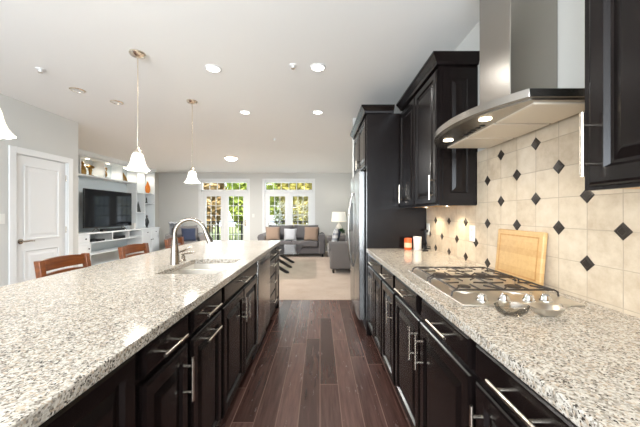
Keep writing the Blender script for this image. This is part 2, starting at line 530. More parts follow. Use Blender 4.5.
def french_door(name, x0, x1, label, hside):
    t = bpy.data.objects.new(name, None); COL.objects.link(t); t.location = ((x0 + x1) / 2, YF, 0); struct(t, label)
    w = 0.075
    m = MB()
    m.box((x0 - w, YF - .02, 0), (x0, YF, FZ + w)); m.box((x1, YF - .02, 0), (x1 + w, YF, FZ + w)); m.box((x0, YF - .02, FZ), (x1, YF, FZ + w))
    m.build('casing', 'white', t, bevel=.004)
    m = MB()
    m.box((x0, YF + .01, 0), (x0 + .03, YF + .12, FZ)); m.box((x1 - .03, YF + .01, 0), (x1, YF + .12, FZ)); m.box((x0, YF + .01, FZ - .05), (x1, YF + .12, FZ))
    m.box((x0, YF + .01, 1.99), (x1, YF + .12, 2.08)); m.box((x0, YF + .01, 0), (x1, YF + .12, .03))
    m.build('jamb', 'white', t)
    # transom light
    m = MB()
    for k in range(1, 6):
        xx = x0 + .03 + (x1 - x0 - .06) * k / 6
        m.box((xx - .008, YF + .035, 2.08), (xx + .008, YF + .055, FZ - .05))
    m.build('transom_grille', 'white', t)
    MB().box((x0 + .03, YF + .06, 2.08), (x1 - .03, YF + .066, FZ - .05)).build('transom_pane', 'pane', t)
    xm = (x0 + x1) / 2
    for i, (a, b) in enumerate(((x0 + .032, xm - .002), (xm + .002, x1 - .032))):
        m = MB(); s = .125
        m.box((a, YF + .03, .035), (a + s, YF + .075, 1.985)); m.box((b - s, YF + .03, .035), (b, YF + .075, 1.985))
        m.box((a + s, YF + .03, .035), (b - s, YF + .075, .26)); m.box((a + s, YF + .03, 1.985 - s), (b - s, YF + .075, 1.985))
        lf = m.build('door_leaf', 'white', t, bevel=.003)
        g = MB(); gx0, gx1, gz0, gz1 = a + s, b - s, .26, 1.985 - s
        for k in (1, 2):
            xx = gx0 + (gx1 - gx0) * k / 3; g.box((xx - .009, YF + .035, gz0), (xx + .009, YF + .048, gz1))
        for k in range(1, 5):
            zz = gz0 + (gz1 - gz0) * k / 5; g.box((gx0, YF + .036, zz - .009), (gx1, YF + .047, zz + .009))
        g.build('muntin_grille', 'white', lf)
        MB().box((gx0 - .004, YF + .05, gz0 - .004), (gx1 + .004, YF + .056, gz1 + .004)).build('pane', 'pane', lf)
        if i == hside:
            hx = (b - .05) if hside else (a + .05)
            h = MB(); h.box((hx - .02, YF + .022, .86), (hx + .02, YF + .03, 1.06)); h.tube([(hx, YF + .03, .93), (hx, YF - .015, .93)], .01, 10)
            h.tube([(hx, YF - .015, .93), (hx + (-.09 if hside else .09), YF - .018, .93)], .009, 10)
            h.build('door_handle', 'nickel', lf, smooth=True)
    return t
french_door('door_2', *FD[0], 'white French doors with grilles left of the grey sofa', 1)
french_door('door_3', *FD[1], 'white French doors with grilles behind the grey sofa', 0)

# the white two-panel door
t = bpy.data.objects.new('door_1', None); COL.objects.link(t); t.location = (XL, DY0, 0); struct(t, 'white two-panel interior door with lever handle')
m = MB(); m.box((XL - .055, DY0 + .012, .01), (XL - .018, DY1 - .012, DZ - .008))
for z0, z1 in ((.22, .83), (.95, 1.88)):
    m.panel((XL - .0185, DY0 + .115, z0), (0, 1, 0), (0, 0, 1), (1, 0, 0), DY1 - DY0 - .23, z1 - z0, [(0, 0), (0, .010), (.014, .012), (.024, .002), (.05, .002), (.075, .008)])
dl = m.build('door_slab', 'white', t)
m = MB(); hy, hz = DY0 + .075, .94
m.lathe([(.0, 0), (.032, 0), (.032, .008), (.026, .012), (.0, .012)], (XL - .018, hy, hz), 20, RM(0, 90, 0))
m.tube([(XL - .01, hy, hz), (XL + .045, hy, hz)], .009); m.tube([(XL + .042, hy - .008, hz), (XL + .044, hy + .06, hz + .004), (XL + .04, hy + .115, hz - .004)], [.011, .009, .007])
m.build('door_handle', 'tap', dl, smooth=True)
for z in (.25, 1.05, 1.78):
    MB().tube([(XL - .012, DY1 - .006, z - .045), (XL - .012, DY1 - .006, z + .045)], .008).build('hinge', 'nickel', t)
m = MB(); cw = .075
m.box((XL, DY0 - cw, 0), (XL + .018, DY0, DZ + cw)); m.box((XL, DY1, 0), (XL + .018, DY1 + cw, DZ + cw)); m.box((XL, DY0, DZ), (XL + .018, DY1, DZ + cw))
m.box((XL - .1, DY0, 0), (XL, DY0 + .01, DZ)); m.box((XL - .1, DY1 - .01, 0), (XL, DY1, DZ)); m.box((XL - .1, DY0, DZ - .006), (XL, DY1, DZ))
struct(m.build('trim_1', 'white', bevel=.004), 'white casing round the panelled door')
struct(MB().box((XL, YK, 0), (XL + .014, DY0 - cw, .1)).build('baseboard_left', 'white'))
m = MB(); x = XB
for a, b in FD:
    m.box((x, YF - .014, .004), (a - .076, YF, .11)); x = b + .076
m.box((x, YF - .014, .004), (XW, YF, .11))
struct(m.build('baseboard_far', 'white'))

# tiled backsplash with set-in diamonds
m = MB(); TX = XW - .010
m.box((TX, -.3, .9145), (XW, 2.985, 1.342)); m.box((TX, .92, 1.342), (XW, 2.022, 1.715))
m.m = 1
for i in range(-8, 16):
    for j in range(0, 6):
        if (i + j) % 2: continue
        y, z = TY0 + i * TS, TZ0 + j * .142
        if z < .95 and j == 0: z = .950
        if y > 2.95 or (z > 1.32 and not .94 < y < 1.99): continue
        if j == 0 and i < 5: continue
        d = .034
        for k0, k1, hh in ((1, .80, .0035), (.72, .5, .0045)):
            vs = []
            for q, x in ((d * k0, TX + .001), (d * k0, TX - .001), (d * k1, TX - hh), ):
                vs += [(x, y - q, z), (x, y, z - q), (x, y + q, z), (x, y, z + q)]
            fs = [(8, 9, 10, 11)] + [(a * 4 + b, a * 4 + (b + 1) % 4, a * 4 + 4 + (b + 1) % 4, a * 4 + 4 + b) for a in range(2) for b in range(4)]
            m.add(vs, fs)
o = m.build('wall_backsplash', ['tile', 'accent'])
struct(o, 'cream stone tile backsplash with dark diamond accents')

# ================================================================== CABINETRY
XF = 0.515      # face frame of the right run; door faces stand 2 cm proud
RAISED = [(0, 0), (0, .013), (.005, .0175), (.012, .020), (.052, .020), (.061, .008), (.070, .007), (.098, .0175), (.104, .018)]
DRAWER = [(0, 0), (0, .013), (.006, .016), (.010, .020), (.016, .0205)]

def pull(p, q, n, parent, off=.032):
    """bar pull between p and q (ends), standing off along n"""
    p, q, n = Vector(p), Vector(q), Vector(n)
    m = MB(); d = (q - p)
    m.tube([p + n * off, q + n * off], .0062, 10)
    for k in (.2, .8):
        m.tube([p + d * k, p + d * k + n * off], .005, 8)
    return m.build('handle', 'nickel', parent, smooth=True)

def carcass(t, x0, x1, y0, y1, z0, z1, front, toe=True, face=True):
    """hollow cabinet body of panels; front = x of its open face, x0 < x1"""
    m = MB(); k = .016
    m.box((x0, y0, z0), (x1, y0 + k, z1)); m.box((x0, y1 - k, z0), (x1, y1, z1)); m.box((x0, y0 + k, z0), (x1, y1 - k, z0 + k))
    xb = x1 if front == x0 else x0
    sg = -1 if front == x0 else 1
    m.box((xb, y0 + k, z0 + k), (xb + sg * k, y1 - k, z1))
    if face:
        f = .03
        m.box((front, y0 + k, z0 + k), (front - sg * .018, y0 + f + k, z1)); m.box((front, y1 - f - k, z0 + k), (front - sg * .018, y1 - k, z1))
        m.box((front, y0 + f + k, z1 - .03), (front - sg * .018, y1 - f - k, z1))
        m.box((front, y0 + f + k, .735), (front - sg * .018, y1 - f - k, .768)) if z1 < 1 else None
    if toe:
        m.box((front - sg * .07, y0, .0), (front - sg * .085, y1, z0)); m.box((xb, y0, 0), (xb + sg * .02, y1, z0))
    return m.build('cabinet_body', 'cab', t)

def front(kind, t, xface, sg, y0, y1, z0, z1, hd=None, rings=None, name=None):
    """a door or drawer front facing sg*X; hd = handle spec ('v', y, z0, z1) or ('h', ya, yb, z)"""
    m = MB()
    u = (0, 1, 0) if sg > 0 else (0, -1, 0)
    o = (xface, y0 if sg > 0 else y1, z0)
    m.panel(o, u, (0, 0, 1), (sg, 0, 0), y1 - y0, z1 - z0, rings or (RAISED if kind == 'door' else DRAWER))
    d = m.build(name or kind, 'cab', t)
    if hd:
        xx = xface + sg * .020
        if hd[0] == 'v': pull((xx, hd[1], hd[2]), (xx, hd[1], hd[3]), (sg, 0, 0), d)
        else: pull((xx, hd[1], hd[3]), (xx, hd[2], hd[3]), (sg, 0, 0), d)
    return d
ZT, ZD0, ZD1, ZP0, ZP1 = .876, .763, .868, .115, .742
def base_unit(label, y0, y1, drawers, doors, side=1, name='base_cabinet', group=None):
    """side 1: the right run facing -X, side -1: the island facing +X"""
    if side > 0: x0, x1, xf, sg = XF, 1.11, XF, -1
    else: x0, x1, xf, sg = -1.17, -.565, -.565, 1
    t = thing(name, label, 'cabinet', ((x0 + x1) / 2, (y0 + y1) / 2, 0), 0, group)
    carcass(t, x0, x1, y0 + .001, y1 - .001, .1, ZT, xf)
    for a, b, h in drawers:
        front('drawer', t, xf, sg, a, b, ZD0, ZD1, h)
    for a, b, h in doors:
        front('door', t, xf, sg, a, b, ZP0, ZP1, h)
    return t
VZ = (.522, .692)
G1 = 'base cabinets along the tiled wall'
base_unit('dark base cabinet with one drawer and two narrow doors, against the refrigerator panel', 2.30, 2.985,
          [(2.315, 2.965, ('h', 2.56, 2.73, .815))],
          [(2.645, 2.965, ('v', 2.69, *VZ)), (2.315, 2.638, ('v', 2.585, *VZ))], group=G1)
base_unit('narrow dark base cabinet with single drawer and single door, left of the cooktop cabinet', 1.90, 2.30,
          [(1.925, 2.285, ('h', 2.02, 2.19, .815))], [(1.925, 2.285, ('v', 1.975, *VZ))], group=G1)
base_unit('wide dark base cabinet under the gas cooktop, two drawers above two doors', .93, 1.90,
          [(1.455, 1.885, ('h', 1.58, 1.76, .815)), (.945, 1.395, ('h', 1.06, 1.24, .815))],
          [(1.433, 1.885, ('v', 1.478, *VZ)), (.945, 1.420, ('v', 1.385, *VZ))], group=G1)
base_unit('dark base cabinet in front of the cooktop one, long pull on its drawer', .44, .93,
          [(.455, .915, ('h', .60, .79, .815))], [(.455, .915, ('v', .872, *VZ))], group=G1)
base_unit('dark base cabinet at the near end of the right run', -.05, .44,
          [(-.035, .425, ('h', .1, .29, .815))], [(-.035, .425, ('v', .0, *VZ))], group=G1)

G2 = 'island cabinets'
base_unit('dark island cabinet with a full-height raised panel door at the near end', -.12, .865, [],
          [], side=-1, name='island_cabinet', group=G2)
t = bpy.data.objects['island_cabinet']
front('door', t, -.565, 1, .40, .85, ZP0, ZD1)
front('door', t, -.565, 1, -.1, .38, ZP0, ZD1)
base_unit('dark island cabinet with one drawer over a door with a vertical pull', .865, 1.205,
          [(.885, 1.185, ('h', .945, 1.105, .808))], [(.885, 1.185, ('v', 1.15, .525, .70))], side=-1, name='island_cabinet', group=G2)
base_unit('dark island cabinet with one drawer over a pull-out front with a horizontal pull', 1.205, 1.60,
          [(1.22, 1.585, ('h', 1.315, 1.485, .808))], [(1.22, 1.585, ('h', 1.315, 1.485, .69))], side=-1, name='island_cabinet', group=G2)
base_unit('wide dark island sink cabinet with paired doors, beside the dishwasher', 1.60, 2.49,
          [(1.615, 2.475, ('h', 1.96, 2.14, .808))],
          [(1.615, 2.042, ('v', 2.0, *VZ)), (2.048, 2.475, ('v', 2.09, *VZ))], side=-1, name='island_cabinet', group=G2)
t = base_unit('dark island cabinet with a stack of four drawers, beyond the dishwasher', 3.09, 3.48,
          [(3.105, 3.465, ('h', 3.21, 3.36, .808))], [], side=-1, name='island_cabinet', group=G2)
for z0, z1 in ((.115, .36), (.37, .56), (.57, .742)):
    front('drawer', t, -.565, 1, 3.105, 3.465, z0, z1, ('h', 3.21, 3.36, (z0 + z1) / 2 + .03))
base_unit('dark island cabinet with drawer and door at the living room end', 3.48, 3.84,
          [(3.495, 3.825, ('h', 3.59, 3.73, .808))], [(3.495, 3.825, ('v', 3.53, *VZ))], side=-1, name='island_cabinet', group=G2)
# island back and end panels
m = MB()
m.box((-1.205, -.14, 0), (-1.18, 3.862, ZT)); m.box((-1.18, 3.843, 0), (-.555, 3.862, ZT))
for k in range(5):
    m.panel((-1.205, .0 + k * .77 + .7, .14), (0, -1, 0), (0, 0, 1), (-1, 0, 0), .7, .68, [(0, 0), (0, .01), (.05, .012), (.06, .003), (.1, .009)])
tag(m.build('island_cladding', 'cab'), 'dark panelling round the stool side and far end of the island', 'panel')

# dishwasher
t = thing('dishwasher', 'stainless steel dishwasher in the island between dark cabinets', 'dishwasher', (-.86, 2.79, 0))
MB().box((-1.15, 2.495, .1), (-.57, 3.085, .868)).build('dishwasher_body', 'steel_dark', t)
d = MB().rbox((-.57, 2.497, .12), (-.538, 3.083, .868), .008).build('door', 'steel', t, smooth=True)
m = MB(); m.rbox((-.540, 2.60, .815), (-.525, 2.98, .838), .005)
m.build('handle', 'steel_dark', d, smooth=True)
MB().box((-.60, 2.5, .0), (-.585, 3.08, .1)).build('toe_kick', 'black', t)

# worktops
def slab(x0, x1, y0, y1, hole, z0, z1):
    xs = [x0, hole[0], hole[1], x1]; ys = [y0, hole[2], hole[3], y1]
    m = MB()
    V = lambda i, j, k: (xs[i], ys[j], (z0, z1)[k])
    for i in range(3):
        for j in range(3):
            if i == 1 and j == 1: continue
            for k in (0, 1):
                m.add([V(i, j, k), V(i + 1, j, k), V(i + 1, j + 1, k), V(i, j + 1, k)], [(0, 1, 2, 3)])
    def side(pts):
        for (i, j), (a, b) in zip(pts, pts[1:] + pts[:1]):
            m.add([V(i, j, 0), V(a, b, 0), V(a, b, 1), V(i, j, 1)], [(0, 1, 2, 3)])
    side([(0, 0), (1, 0), (2, 0), (3, 0), (3, 1), (3, 2), (3, 3), (2, 3), (1, 3), (0, 3), (0, 2), (0, 1)])
    side([(1, 1), (2, 1), (2, 2), (1, 2)])
    return m
SKX0, SKX1, SKY0, SKY1 = -1.005, -.635, 1.73, 2.29
o = slab(-1.6, -.53, -.2, 3.885, (SKX0, SKX1, SKY0, SKY1), .877, .914).build('island_worktop', 'granite', bevel=.004)
tag(o, 'long polished speckled granite worktop with sink cutout on the dark island', 'countertop')
o = MB().box((.485, -.3, .877), (1.1245, 2.985, .914)).build('wall_run_worktop', 'granite', bevel=.004)
tag(o, 'polished speckled granite worktop carrying the gas cooktop along the tiled wall', 'countertop')

# tall panel and cabinet round the refrigerator
def crown(pts, z, parent, prof=((-.03, 0), (.012, .0), (.018, .02), (.045, .05), (.052, .055), (.052, .072), (-.03, .072))):
    """crown moulding: pts = plan polyline [(x, y)] with outward side on its left... mitred offsets"""
    m = MB(); n = len(pts); rows = []
    for i in range(n):
        p = Vector(pts[i]); ds = []
        if i > 0: ds.append((Vector(pts[i]) - Vector(pts[i - 1])).normalized())
        if i < n - 1: ds.append((Vector(pts[i + 1]) - Vector(pts[i])).normalized())
        ns = [Vector((-d.y, d.x)) for d in ds]
        if len(ns) == 2:
            b = ns[0] + ns[1]; b = b / (1 + ns[0].dot(ns[1]))
        else: b = ns[0]
        rows.append([(p.x + b.x * o, p.y + b.y * o, z + h) for o, h in prof])
    k = len(prof); vs = [q for r in rows for q in r]; fs = []
    for i in range(n - 1):
        for j in range(k):
            fs.append((i * k + j, i * k + (j + 1) % k, (i + 1) * k + (j + 1) % k, (i + 1) * k + j))
    fs += [tuple(range(k)), tuple(range((n - 1) * k, n * k))[::-1]]
    m.add(vs, fs)
    return m.build('crown_moulding', 'cab', parent)
t = thing('refrigerator_cabinet', 'tall dark cabinet surround over and beside the refrigerator with a full-height side panel', 'cabinet', (.8, 3.55, 0))
MB().box((.492, 2.99, 0), (1.1245, 3.03, 2.33)).build('side_panel', 'cab', t)
m = MB(); m.box((.50, 3.032, 1.775), (1.12, 4.055, 2.33)); m.build('cabinet_body', 'cab', t)
front('door', t, .50, -1, 3.045, 3.535, 1.79, 2.315, ('v', 3.50, 1.82, 1.94))
front('door', t, .50, -1, 3.545, 4.04, 1.79, 2.315, ('v', 3.58, 1.82, 1.94))
crown([(.48, 4.055), (.48, 2.988), (.772, 2.988)][::-1], 2.331, t)

# upper cabinets
def upper(label, y0, y1, doors, cr, z0=1.337, under=False):
    t = thing('wall_cabinet', label, 'cabinet', (.98, (y0 + y1) / 2, z0), 0, 'upper wall cabinets')
    m = MB(); m.box((.85, y0, z0 + .012), (1.1235, y1, 2.33)); m.box((.85, y0, z0), (.868, y1, z0 + .012)); m.box((.868, y0, z0), (1.1235, y0 + .016, z0 + .012))
    # raised panel on the end that faces the room
    m.panel((.875, y0, z0 + .04), (1, 0, 0), (0, 0, 1), (0, -1, 0), .225, 2.33 - z0 - .08, [(0, 0), (0, .008), (.05, .0095), (.058, .001), (.066, .001), (.090, .0085)])
    m.build('cabinet_body', 'cab', t)
    MB().box((.869, y0 + .017, z0 + .006), (1.12, y1 - .01, z0 + .0115)).build('underside', 'under', t)
    for a, b, h in doors: front('door', t, .85, -1, a, b, z0 + .012, 2.315, h)
    crown(cr, 2.331, t)
    return t
upper('dark two-door wall cabinet between the range hood and the refrigerator panel', 2.03, 2.985,
      [(2.515, 2.975, ('v', 2.87, 1.385, 1.57)), (2.042, 2.505, ('v', 2.085, 1.38, 1.56))], [(1.12, 2.02), (.835, 2.02), (.835, 2.93)][::-1] if False else [(.835, 2.93), (.835, 2.02), (1.12, 2.02)][::-1])
upper('dark wall cabinet cut off by the frame, on the near side of the hood', -.2, .915,
      [(.40, .887, ('v', .868, 1.392, 1.587)), (-.19, .39, ('v', -.15, 1.392, 1.587))], [(1.12, -.2), (.835, -.2), (.835, .89)][::1] if False else [(.835, .91), (.835, -.2)][::-1], z0=1.352)

def puck(name, x, y, z, label, grp, w=4.0, r=.032, lens='lens_warm', angle=130):
    t = thing(name, label, 'light', (x, y, z), 0, grp)
    MB().lathe([(r, 0), (r, -.006), (r * .8, -.01), (r * .8, -.004), (0, -.004)], (x, y, z), 20).build('trim_ring', 'nickel', t, smooth=True)
    MB().lathe([(0, -.0045), (r * .78, -.0045), (r * .78, -.007), (0, -.007)], (x, y, z), 20).build('lens', lens, t)
    light('puck_lamp', 'SPOT', (x, y, z - .015), w, (1.0, .84, .6), .02, parent=t, spot_size=R(angle), spot_blend=.6)
    return t
puck('puck_light', .99, 2.66, 1.3425, 'small round puck light under the upper cabinet, on its refrigerator side', 'puck lights under the cabinet', 5)
puck('puck_light', .99, 2.22, 1.3425, 'small round puck light under the upper cabinet, on its hood side', 'puck lights under the cabinet', 5)

# ================================================================== RANGE HOOD
HY0, HY1 = 1.055, 1.875; HYC = (HY0 + HY1) / 2
t = thing('range_hood', 'stainless steel chimney range hood with curved front over the cooktop', 'range hood', (.95, HYC, 1.70))
n = 28; edge = []
for i in range(n + 1):
    a = -1 + 2 * i / n
    edge.append((.775 - .135 * (1 - abs(a) ** 2.2), HYC + a * (HYC - HY0)))
poly = [(1.114, HY0)] + edge + [(1.114, HY1)]
MB().prism(poly, 2, 1.712, 1.745).build('canopy', 'steel', t, smooth=True, bevel=.002)
inner = [(x + .02, HYC + (y - HYC) * .965) for x, y in edge]
MB().prism([(1.09, inner[0][1])] + inner + [(1.09, inner[-1][1])], 2, 1.706, 1.7125).build('underside_panel', 'steel', t)
MB().rbox((.897, 1.345, 1.745), (1.1235, 1.605, CEIL - .002), .004, 2).build('chimney', 'steel', t)
for a, b in ((1.095, 1.330), (1.348, 1.582), (1.600, 1.835)):
    m = MB(); m.rbox((.82, a, 1.700), (1.085, b, 1.7075), .002, 1)
    m.build('grease_filter', 'filter', t)
m = MB()
for k in range(5): m.box((.775, HYC - .08 + k * .04 - .008, 1.7025), (.80, HYC - .08 + k * .04 + .008, 1.7065))
m.build('control_button', 'black', t) if False else None
for k in range(5):
    y = HYC - .08 + k * .04
    MB().box((.778, y - .009, 1.7025), (.798, y + .009, 1.7065)).build('control_button', 'black', t)
for y in (1.285, 1.655):
    MB().lathe([(0, 1.703), (.026, 1.703), (.026, 1.7062), (0, 1.7062)], (.745, y, 0), 20).build('lamp', 'lens_warm', t)
    light('hood_lamp', 'SPOT', (.745, y, 1.695), 3, (1.0, .86, .64), .03, parent=t, spot_size=R(140), spot_blend=.6)

# ================================================================== COOKTOP
t = thing('gas_cooktop', 'stainless four-burner gas cooktop with black grates set in the right worktop', 'cooktop', (.8, 1.47, .914))
m = MB(); m.rbox((.56, 1.12, .9145), (1.045, 1.82, .922), .004, 2); m.build('cooktop_plate', 'plate', t, smooth=True)
for bx, by, r in ((.68, 1.345, .045), (.91, 1.345, .055), (.68, 1.62, .055), (.91, 1.62, .045)):
    b = MB().lathe([(r + .02, .922), (r + .02, .926), (r, .930), (r * .9, .9335), (0, .9335)], (bx, by, 0), 24).build('burner', 'plate', t, smooth=True)
    MB().lathe([(r * .62, .9337), (r * .62, .938), (r * .5, .9405), (0, .9405)], (bx, by, 0), 24).build('burner_cap', 'iron', b, smooth=True)
for gy0, gy1 in ((1.225, 1.468), (1.497, 1.74)):
    m = MB(); zt, rb = .952, .0039; gx0, gx1 = .585, 1.005
    ym = (gy0 + gy1) / 2; xm = (gx0 + gx1) / 2
    def bar(*p): m.tube(p, rb, 6)
    for y in (gy0, gy1):
        bar((gx0 - .02, y, .924), (gx0 - .016, y, .944), (gx0, y, zt), (gx1, y, zt), (gx1 + .016, y, .944), (gx1 + .02, y, .924))
    for x in (gx0 + .005, xm, gx1 - .005): bar((x, gy0, zt), (x, gy1, zt))
    for cx in ((gx0 + xm) / 2, (gx1 + xm) / 2):
        for dx, dy in ((1, 0), (-1, 0), (0, 1), (0, -1)):
            bar((cx + dx * .105 * (1 if dx else 0), ym + dy * (gy1 - gy0) / 2, zt), (cx + dx * .035, ym + dy * .035, zt + .002))
    for cx in ((gx0 + xm) / 2, (gx1 + xm) / 2):
        for a, b in ((1, 1), (-1, 1), (1, -1), (-1, -1)):
            bar((cx + a * .095, ym + b * .105, zt), (cx + a * .05, ym + b * .055, zt + .002))
    m.build('grate', 'iron', t, smooth=True)
for x in (.665, .755, .855, .925):
    m = MB(); m.lathe([(.024, .9222), (.024, .926), (.019, .930), (.016, .944), (.013, .947), (0, .947)], (x, 1.167, 0), 20)
    m.box((x - .003, 1.152, .945), (x + .003, 1.182, .952))
    m.build('knob', 'chrome', t, smooth=True)

# spoon rest and glass dish
SRY = 1.025
m = MB(); prof = [(0, .0), (.022, .0), (.038, .010), (.050, .026), (.053, .032), (.049, .031), (.036, .014), (.020, .004), (0, .004)]
m.lathe(prof, (.815, SRY, .9145), 28, Matrix.Diagonal((1.1, .85, 1)))
m.tube([(.868, SRY, .944), (.885, SRY, .9475), (.900, SRY, .948)], [.012, .009, .004], 10)
tag(m.build('spoon_rest', 'plate', smooth=True), 'shallow silver metal spoon rest on the granite in front of the cooktop', 'spoon rest')
m = MB(); m.lathe([(0, .0), (.034, .0), (.05, .012), (.058, .034), (.0555, .034), (.047, .014), (.032, .004), (0, .004)], (.695, SRY + .008, .9145), 28, Matrix.Diagonal((1.05, .75, 1)))
tag(m.build('glass_dish', 'bowl_glass', smooth=True), 'small clear glass dish on the granite beside the silver spoon rest', 'dish')

# cutting board leaning on the tile
t = thing('cutting_board', 'maple cutting board with a juice groove leaning against the tile backsplash', 'cutting board', (1.07, 1.62, .9225))
w, h, th = .357, .272, .023
m = MB(); m.rbox((-w / 2, -th / 2, 0), (w / 2, th / 2, h), .006, 2)
for k in (-1, 1): pass
g = []
rr = [(.022, 0), (.030, 0)]
o = m.build('board', 'maple', t, smooth=True, local=True)
q = MB(); d = .03; gw = .004
for a, b in (((-w / 2 + d, d), (w / 2 - d, d)), ((w / 2 - d, d), (w / 2 - d, h - d)), ((w / 2 - d, h - d), (-w / 2 + d, h - d)), ((-w / 2 + d, h - d), (-w / 2 + d, d))):
    q.box((min(a[0], b[0]) - gw, -th / 2 - .0008, min(a[1], b[1]) - gw), (max(a[0], b[0]) + gw, -th / 2 + .001, max(a[1], b[1]) + gw))
M['groove'] = m_wood('maple_groove', (176, 128, 72), (196, 150, 92), 1)
q.build('juice_groove', 'groove', t, local=True)
t.rotation_euler = (R(-5.0), 0, R(-90))
t.location = (1.0755, 1.5625, .9162)

# canisters, charger, outlet
t = thing('canister', 'small orange canister beside the white one against the dark panel', 'canister', (.895, 2.90, .9142))
MB().lathe([(.034, .0), (.036, .004), (.036, .086), (.033, .09), (0, .09)], (.895, 2.90, .9145), 24).build('jar', 'orange_pl', t, smooth=True)
MB().lathe([(.0365, .022), (.0366, .022), (.0366, .07), (.0365, .07)], (.895, 2.90, .9145), 24).build('label_band', 'label', t, smooth=True)
MB().lathe([(.037, .0905), (.037, .112), (.034, .116), (0, .116)], (.895, 2.90, .9145), 24).build('lid', 'orange_pl', t, smooth=True)
t = thing('canister', 'white canister in the counter corner beside the orange one', 'canister', (.99, 2.90, .9142))
MB().lathe([(.038, .0), (.040, .004), (.040, .108), (0, .108)], (.99, 2.90, .9145), 24).build('jar', 'white_pl', t, smooth=True)
MB().lathe([(.0415, .1085), (.0415, .128), (.038, .131), (0, .131)], (.99, 2.90, .9145), 24).build('lid', 'white_pl', t, smooth=True)

def outlet(name, label, cat, c, n, sw=False, mat_='white_pl'):
    """wall plate at c facing n (axis unit vector along x or y)"""
    t = thing(name, label, cat, c)
    cx, cy, cz = c; d = .006; w = .036; h = .058
    def B(dn0, dn1, a0, a1, z0, z1, nm, mm, par=t):
        if n[0]: m = MB().box((cx + n[0] * dn0, cy + a0, cz + z0), (cx + n[0] * dn1, cy + a1, cz + z1))
        else: m = MB().box((cx + a0, cy + n[1] * dn0, cz + z0), (cx + a1, cy + n[1] * dn1, cz + z1))
        return m.build(nm, mm, par, bevel=.001)
    B(0, d, -w, w, -h, h, 'wall_plate', mat_)
    if sw: B(d, d + .004, -.016, .016, -.033, .033, 'rocker', mat_)
    else:
        for z in (-.024, .024):
            s = B(d, d + .002, -.015, .015, z - .016, z + .016, 'socket', mat_)
            B(d + .002, d + .0025, -.008, -.005, z - .006, z + .006, 'slot', 'black', s); B(d + .002, d + .0025, .005, .008, z - .006, z + .006, 'slot', 'black', s)
    return t
outlet('wall_outlet', 'white double outlet on the tile backsplash beyond the cutting board', 'outlet', (TX - .0005, 2.08, 1.135), (-1, 0, 0))
t = outlet('wall_outlet', 'white outlet with a black plug in the tiled corner above the canisters', 'outlet', (TX - .0005, 2.93, 1.12), (-1, 0, 0))
t = thing('charger', 'black plug charger with coiled cord on the counter below the corner outlet', 'charger', (1.06, 2.86, .9145))
MB().rbox((TX - .040, 2.910, 1.085), (TX - .009, 2.940, 1.115), .006).build('plug', 'black', t, smooth=True)
m = MB(); m.tube([(TX - .035, 2.925, 1.086), (TX - .03, 2.92, 1.02), (TX - .02, 2.91, .95), (TX - .04, 2.89, .921), (1.05, 2.84, .918), (1.02, 2.80, .918)], .003, 6)
m.tube([(1.05 + .035 * math.cos(a), 2.80 + .03 * math.sin(a), .918 + .012 * (1 + math.sin(a * .5)) + .0012 * a) for a in [k * .5 for k in range(38)]], .0028, 6)
m.build('cord', 'black', t, smooth=True)
MB().rbox((.995, 2.745, .915), (1.045, 2.785, .928), .004).build('adapter', 'black', t, smooth=True)

# ================================================================== REFRIGERATOR
t = thing('refrigerator', 'stainless side-by-side refrigerator with bowed handles in the dark cabinet surround', 'refrigerator', (.78, 3.59, 0))
MB().box((.50, 3.135, .03), (1.10, 4.045, 1.745)).build('refrigerator_body', 'steel_dark', t)
MB().box((.505, 3.14, .0), (.53, 4.04, .10)).build('toe_grille', 'black', t)
for y0, y1, hy in ((3.137, 3.60, 3.555), (3.608, 4.043, 3.655)):
    n = 8; pl = [(.493, y0)]
    for i in range(n + 1):
        a = -1 + 2 * i / n; pl.append((.432 - .014 * (1 - a * a), (y0 + y1) / 2 + a * (y1 - y0) / 2))
    pl.append((.493, y1))
    d = MB().prism(pl, 2, .11, 1.745).build('door', 'fridge', t, smooth=True, bevel=.004)
    pts = [(.415 - .058 * math.sin(PI * k / 12) ** .6, hy, .62 + .92 * k / 12) for k in range(13)]
    MB().tube(pts, .012, 10).build('handle', 'steel', d, smooth=True)
    if hy > 3.6:
        MB().rbox((.414, 3.72, 1.05), (.424, 3.94, 1.42), .004).build('dispenser', 'black', d)

# ================================================================== SINK AND TAPS
t = thing('kitchen_sink', 'double bowl undermount stainless sink set into the island granite', 'sink', (-.83, 2.01, .877))
ym = 2.05
for a, b in ((SKY0 - .008, ym - .012), (ym + .012, SKY1 + .008)):
    m = MB(); xa, xb = SKX0 - .008, SKX1 + .008; zt, zb = .8765, .70
    o = [(xa, a), (xb, a), (xb, b), (xa, b)]
    def ring(ins, z): return [(xa + ins, a + ins, z), (xb - ins, a + ins, z), (xb - ins, b - ins, z), (xa + ins, b - ins, z)]
    rs = [ring(-.01, zt), ring(0, zt), ring(.006, zb + .02), ring(.025, zb), ring(.022, zb - .004), ring(.003, zb + .018), ring(-.003, zt - .003), ring(-.01, zt - .003)]
    vs = [q for r in rs for q in r]; fs = []
    for i in range(3):
        for j in range(4): fs.append((i * 4 + j, i * 4 + (j + 1) % 4, i * 4 + 4 + (j + 1) % 4, i * 4 + 4 + j))
    for i in range(4, 7):
        for j in range(4): fs.append((i * 4 + j, i * 4 + (j + 1) % 4, i * 4 + 4 + (j + 1) % 4, i * 4 + 4 + j))
    fs += [(12, 13, 14, 15), (19, 18, 17, 16)] + [(28 + j, 28 + (j + 1) % 4, (j + 1) % 4, j) for j in range(4)]
    m.add(vs, fs)
    bw = m.build('sink_bowl', 'plate', t, smooth=True)
    MB().lathe([(.042, zb + .0005), (.042, zb + .003), (.03, zb + .001), (.03, zb + .0008), (0, zb + .0008)], ((xa + xb) / 2, (a + b) / 2, 0), 20).build('drain', 'chrome', bw, smooth=True)
